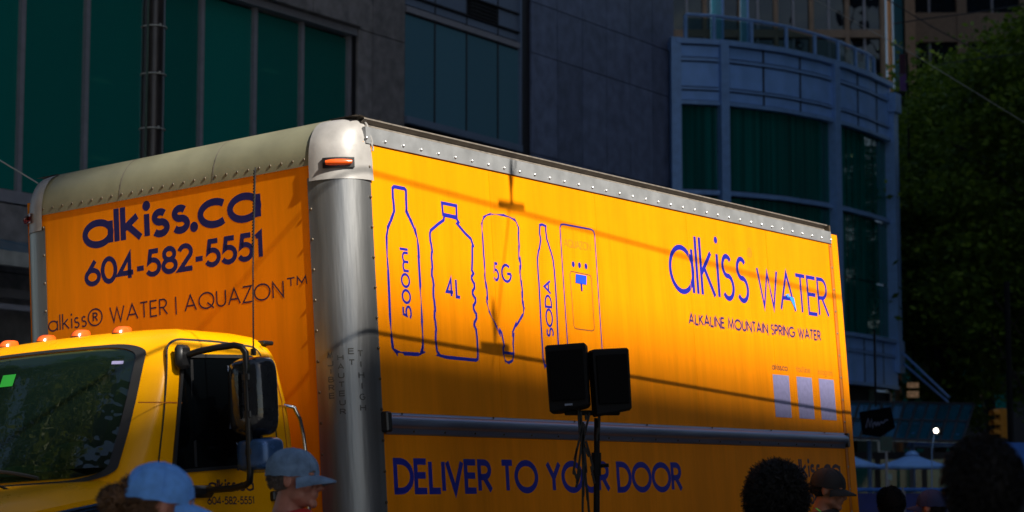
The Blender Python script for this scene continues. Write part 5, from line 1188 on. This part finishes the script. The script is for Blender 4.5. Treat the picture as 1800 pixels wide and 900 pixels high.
    for s in (1, -1):
        f = .03 * s; sb = MB(); sb.tube([(-.075 + f, .10 * s, .055), (-.04 + f, .10 * s, .055), (.08 + f, .11 * s, .05), (.185 + f, .116 * s, .04), (.20 + f, .117 * s, .035)], [.03, .052, .053, .040, .02], 12); sb.build('shoe', 'black', t, smooth=60)
        sb = MB(); sb.ell(h((.080, .030 * s, hc + .001)), (.012, .014, .010), 12, 8, Rm); sb.build('eye', 'eye', t, smooth=60)
        sb = MB(); sb.tube([h((.092, .014 * s, hc + .026)), h((.091, .032 * s, hc + .031)), h((.078, .048 * s, hc + .024))], [.004, .005, .003], 6); sb.build('eyebrow', hairm, t)
    def tufts(nm, m, n, cen, rad, L, w, cond, curl=.0, seed=3, down=.5, solid=.97):
        g = np.random.default_rng(seed); b = MB()
        b.ell(h(cen), tuple(r * solid for r in rad), 24, 16, Rm)
        hb = b
        k = 0
        while k < n:
            d = g.normal(size=3); d /= np.linalg.norm(d)
            if not cond(d): continue
            k += 1
            p = Vector(cen) + Vector((d[0] * rad[0], d[1] * rad[1], d[2] * rad[2])) * .98
            side = Vector(g.normal(size=3)).normalized(); dr = (Vector(d) * (1 - down) + Vector((-.3, 0, -1)) * down + side * .35).normalized()
            pts = []
            for q in range(5):
                f = q / 4; pts.append(h(p + dr * L * f + (side * math.sin(f * 6.3) + Vector(d) * (1 - math.cos(f * 6.3)) * .5) * curl))
            a = (Vector(pts[-1]) - Vector(pts[0])).cross(Vector(d)).normalized() * w
            vs = [];
            for q, pp in enumerate(pts): ww = a * (1 - .8 * q / 4); vs += [tuple(Vector(pp) - ww), tuple(Vector(pp) + ww)]
            hb.add(vs, [(2 * q, 2 * q + 1, 2 * q + 3, 2 * q + 2) for q in range(4)])
        hb.build(nm, m, t)
    if hair == 'short': tufts('hair', hairm, 1500, (-.020, 0, hc + .018), (.098, .0805, .094), .014, .0025, lambda d: d[0] < .25 and d[2] > -.62, seed=4, solid=.985) if False else tufts('hair', hairm, 1600, (-.026, 0, hc + .012), (.090, .0795, .085), .014, .0022, lambda d: d[0] < .15 and d[2] > -.62, seed=4)
    if hair == 'full': tufts('hair', hairm, 2600, (-.020, 0, hc + .012), (.114, .100, .118), .020, .004, lambda d: d[0] < .45 or d[2] > .35, .006, seed=6)
    if hair == 'curly': tufts('hair', hairm, 3200, (-.020, 0, hc - .002), (.116, .112, .130), .036, .0032, lambda d: d[0] < .55 or d[2] > .3, .016, seed=8, down=.1)
    if hair == 'bun':
        tufts('hair', hairm, 1500, (-.024, 0, hc - .002), (.088, .078, .080), .022, .0028, lambda d: d[0] < .1 and d[2] < .2, .002, seed=10)
        tufts('hair_bun', hairm, 1500, (-.142, .012, hc - .012), (.036, .036, .036), .018, .003, lambda d: True, .012, seed=11, down=.2)
        tufts('loose_hair', hairm, 260, (-.105, .0, hc + .040), (.024, .030, .030), .020, .003, lambda d: True, .006, seed=13, down=.5)
    if cap:
        cz = hc + .030; cr = (.110, .091, .100 if cap != 'capdenim' else .092); Rb = Matrix.Rotation(brim_yaw, 3, 'Z'); cc = Vector((-.014, 0, cz))
        def cp(v): return h(cc + Rb @ Vector(v))
        rows = []
        for ph in [0, 0] + list(range(5, 90, 7)):
            a = R_(ph); e = .002 if not rows else 0
            rows.append([cp(((cr[0] + .004 * math.sin(5 * q * .2 + ph)) * math.cos(a) ** .85 * math.cos(q * math.pi / 24), cr[1] * math.cos(a) ** .85 * math.sin(q * math.pi / 24), cr[2] * math.sin(a) - (.022 if len(rows) == 0 else 0) + .002 * math.sin(q * 1.3 + ph * .2))) for q in range(48)])
        b = MB(); b.grid(rows, True); crown = b.build('cap', cap, t, smooth=70)
        for q in range(6):
            th_ = q * math.pi / 3 + .52
            pts = [cp((cr[0] * 1.012 * math.cos(R_(ph)) ** .85 * math.cos(th_), cr[1] * 1.012 * math.cos(R_(ph)) ** .85 * math.sin(th_), cr[2] * 1.006 * math.sin(R_(ph)))) for ph in range(0, 89, 11)]
            MB().tube(pts, .0018, 5).build('cap_seam', cap, crown)
        MB().ell(cp((0, 0, cr[2])), (.008, .008, .005), 10, 6, Rm).build('cap_button', cap, crown)
        rows = []
        for lvl, (sx, dz) in enumerate(((0.95, -.012), (1.25, -.018), (1.55, -.026), (1.72, -.033), (1.74, -.037), (1.72, -.038), (1.55, -.031), (1.25, -.023), (0.95, -.017))):
            row = []
            for q in range(-8, 9):
                a = q / 8 * R_(64); edge = 1 - (abs(q) / 8) ** 2.2
                r = cr[0] * (1 + (sx - 1) * (edge if sx > 1 else 1)); row.append(cp((r * math.cos(a), cr[1] * math.sin(a) * (1.03 if sx > 1 else 1), dz - .030 * (abs(q) / 8) ** 2 * (1 if sx > 1 else .5) - (.004 if lvl > 4 else 0))))
            rows.append(row)
        b = MB(); b.grid(rows); b.build('cap_brim', cap, crown, smooth=60)
    return t
def person_at(px, py_top, Y, extra=0.0):
    q = at_Y(px, py_top, Y); z0 = gz(q.dot(UD), q.dot(VD)); return (q.x, Y, z0), q.z - z0 - extra
loc, H = person_at(518, 785, 9.0); person('man in a washed blue denim cap and red collar, seen in profile before the truck', loc, R_(-14), H - .004, vox=.0055, tilt=R_(2), cap='capdenim', hair='short', hairm='hairgrey', shirt='redcloth', build_=1.05)
loc, H = person_at(276, 812, 6.9); person('woman in a bright blue cap with brown hair bun, lower left', loc, R_(16), H - .004, vox=.008, tilt=R_(9), cap='capblue', hair='bun', hairm='hairbrown', shirt='redcloth', build_=.86)
loc, H = person_at(1366, 808, 9.4); person('person with a round mop of dark curly hair seen from behind', loc, R_(70), H - .03, vox=.010, hair='curly', shirt='blackcloth')
loc, H = person_at(1452, 822, 13.6); pv = person('person in a black cap and dark jacket with green hi-vis strip', loc, R_(-25), H - .004, skin='skindark', vox=.008, tilt=R_(10), cap='capblack', hair='short', hairm='hairblack', shirt='blackcloth')
loc2 = H
b = MB()
for s in (1, -1):
    b.grid([[(x, s * y, H - .31 + z) for x, y, z in ((-.10 + dx * 0, .085 + dx, .055), (-.03, .105 + dx, .062), (.06, .115 + dx, .0), (.135, .115 + dx, -.12), (.155, .11 + dx, -.30))] for dx in (0, .045)])
b.build('hi_vis_strip', 'hivis', pv)
loc, H = person_at(1722, 758, 5.8); person('large dark head of hair close to the camera at right', loc, R_(95), H - .02, vox=.010, hair='full', skin='skindark', shirt='blackcloth')
loc, H = person_at(1562, 852, 17.0); person('distant person with dark hair under the umbrellas, nearer the truck', loc, R_(120), H - .02, vox=.012, hair='full', shirt='blackcloth')
loc, H = person_at(1634, 862, 16.0); person('distant person in a navy cap beside the large dark head', loc, R_(150), H, vox=.012, cap='capnavy', hair='short', skin='skin', shirt='greycloth')
loc, H = person_at(1812, 862, 6.6); person('person in grey cut off by the right edge of the view', loc, R_(100), H, vox=.012, cap='capblack', hair='short', shirt='greycloth')
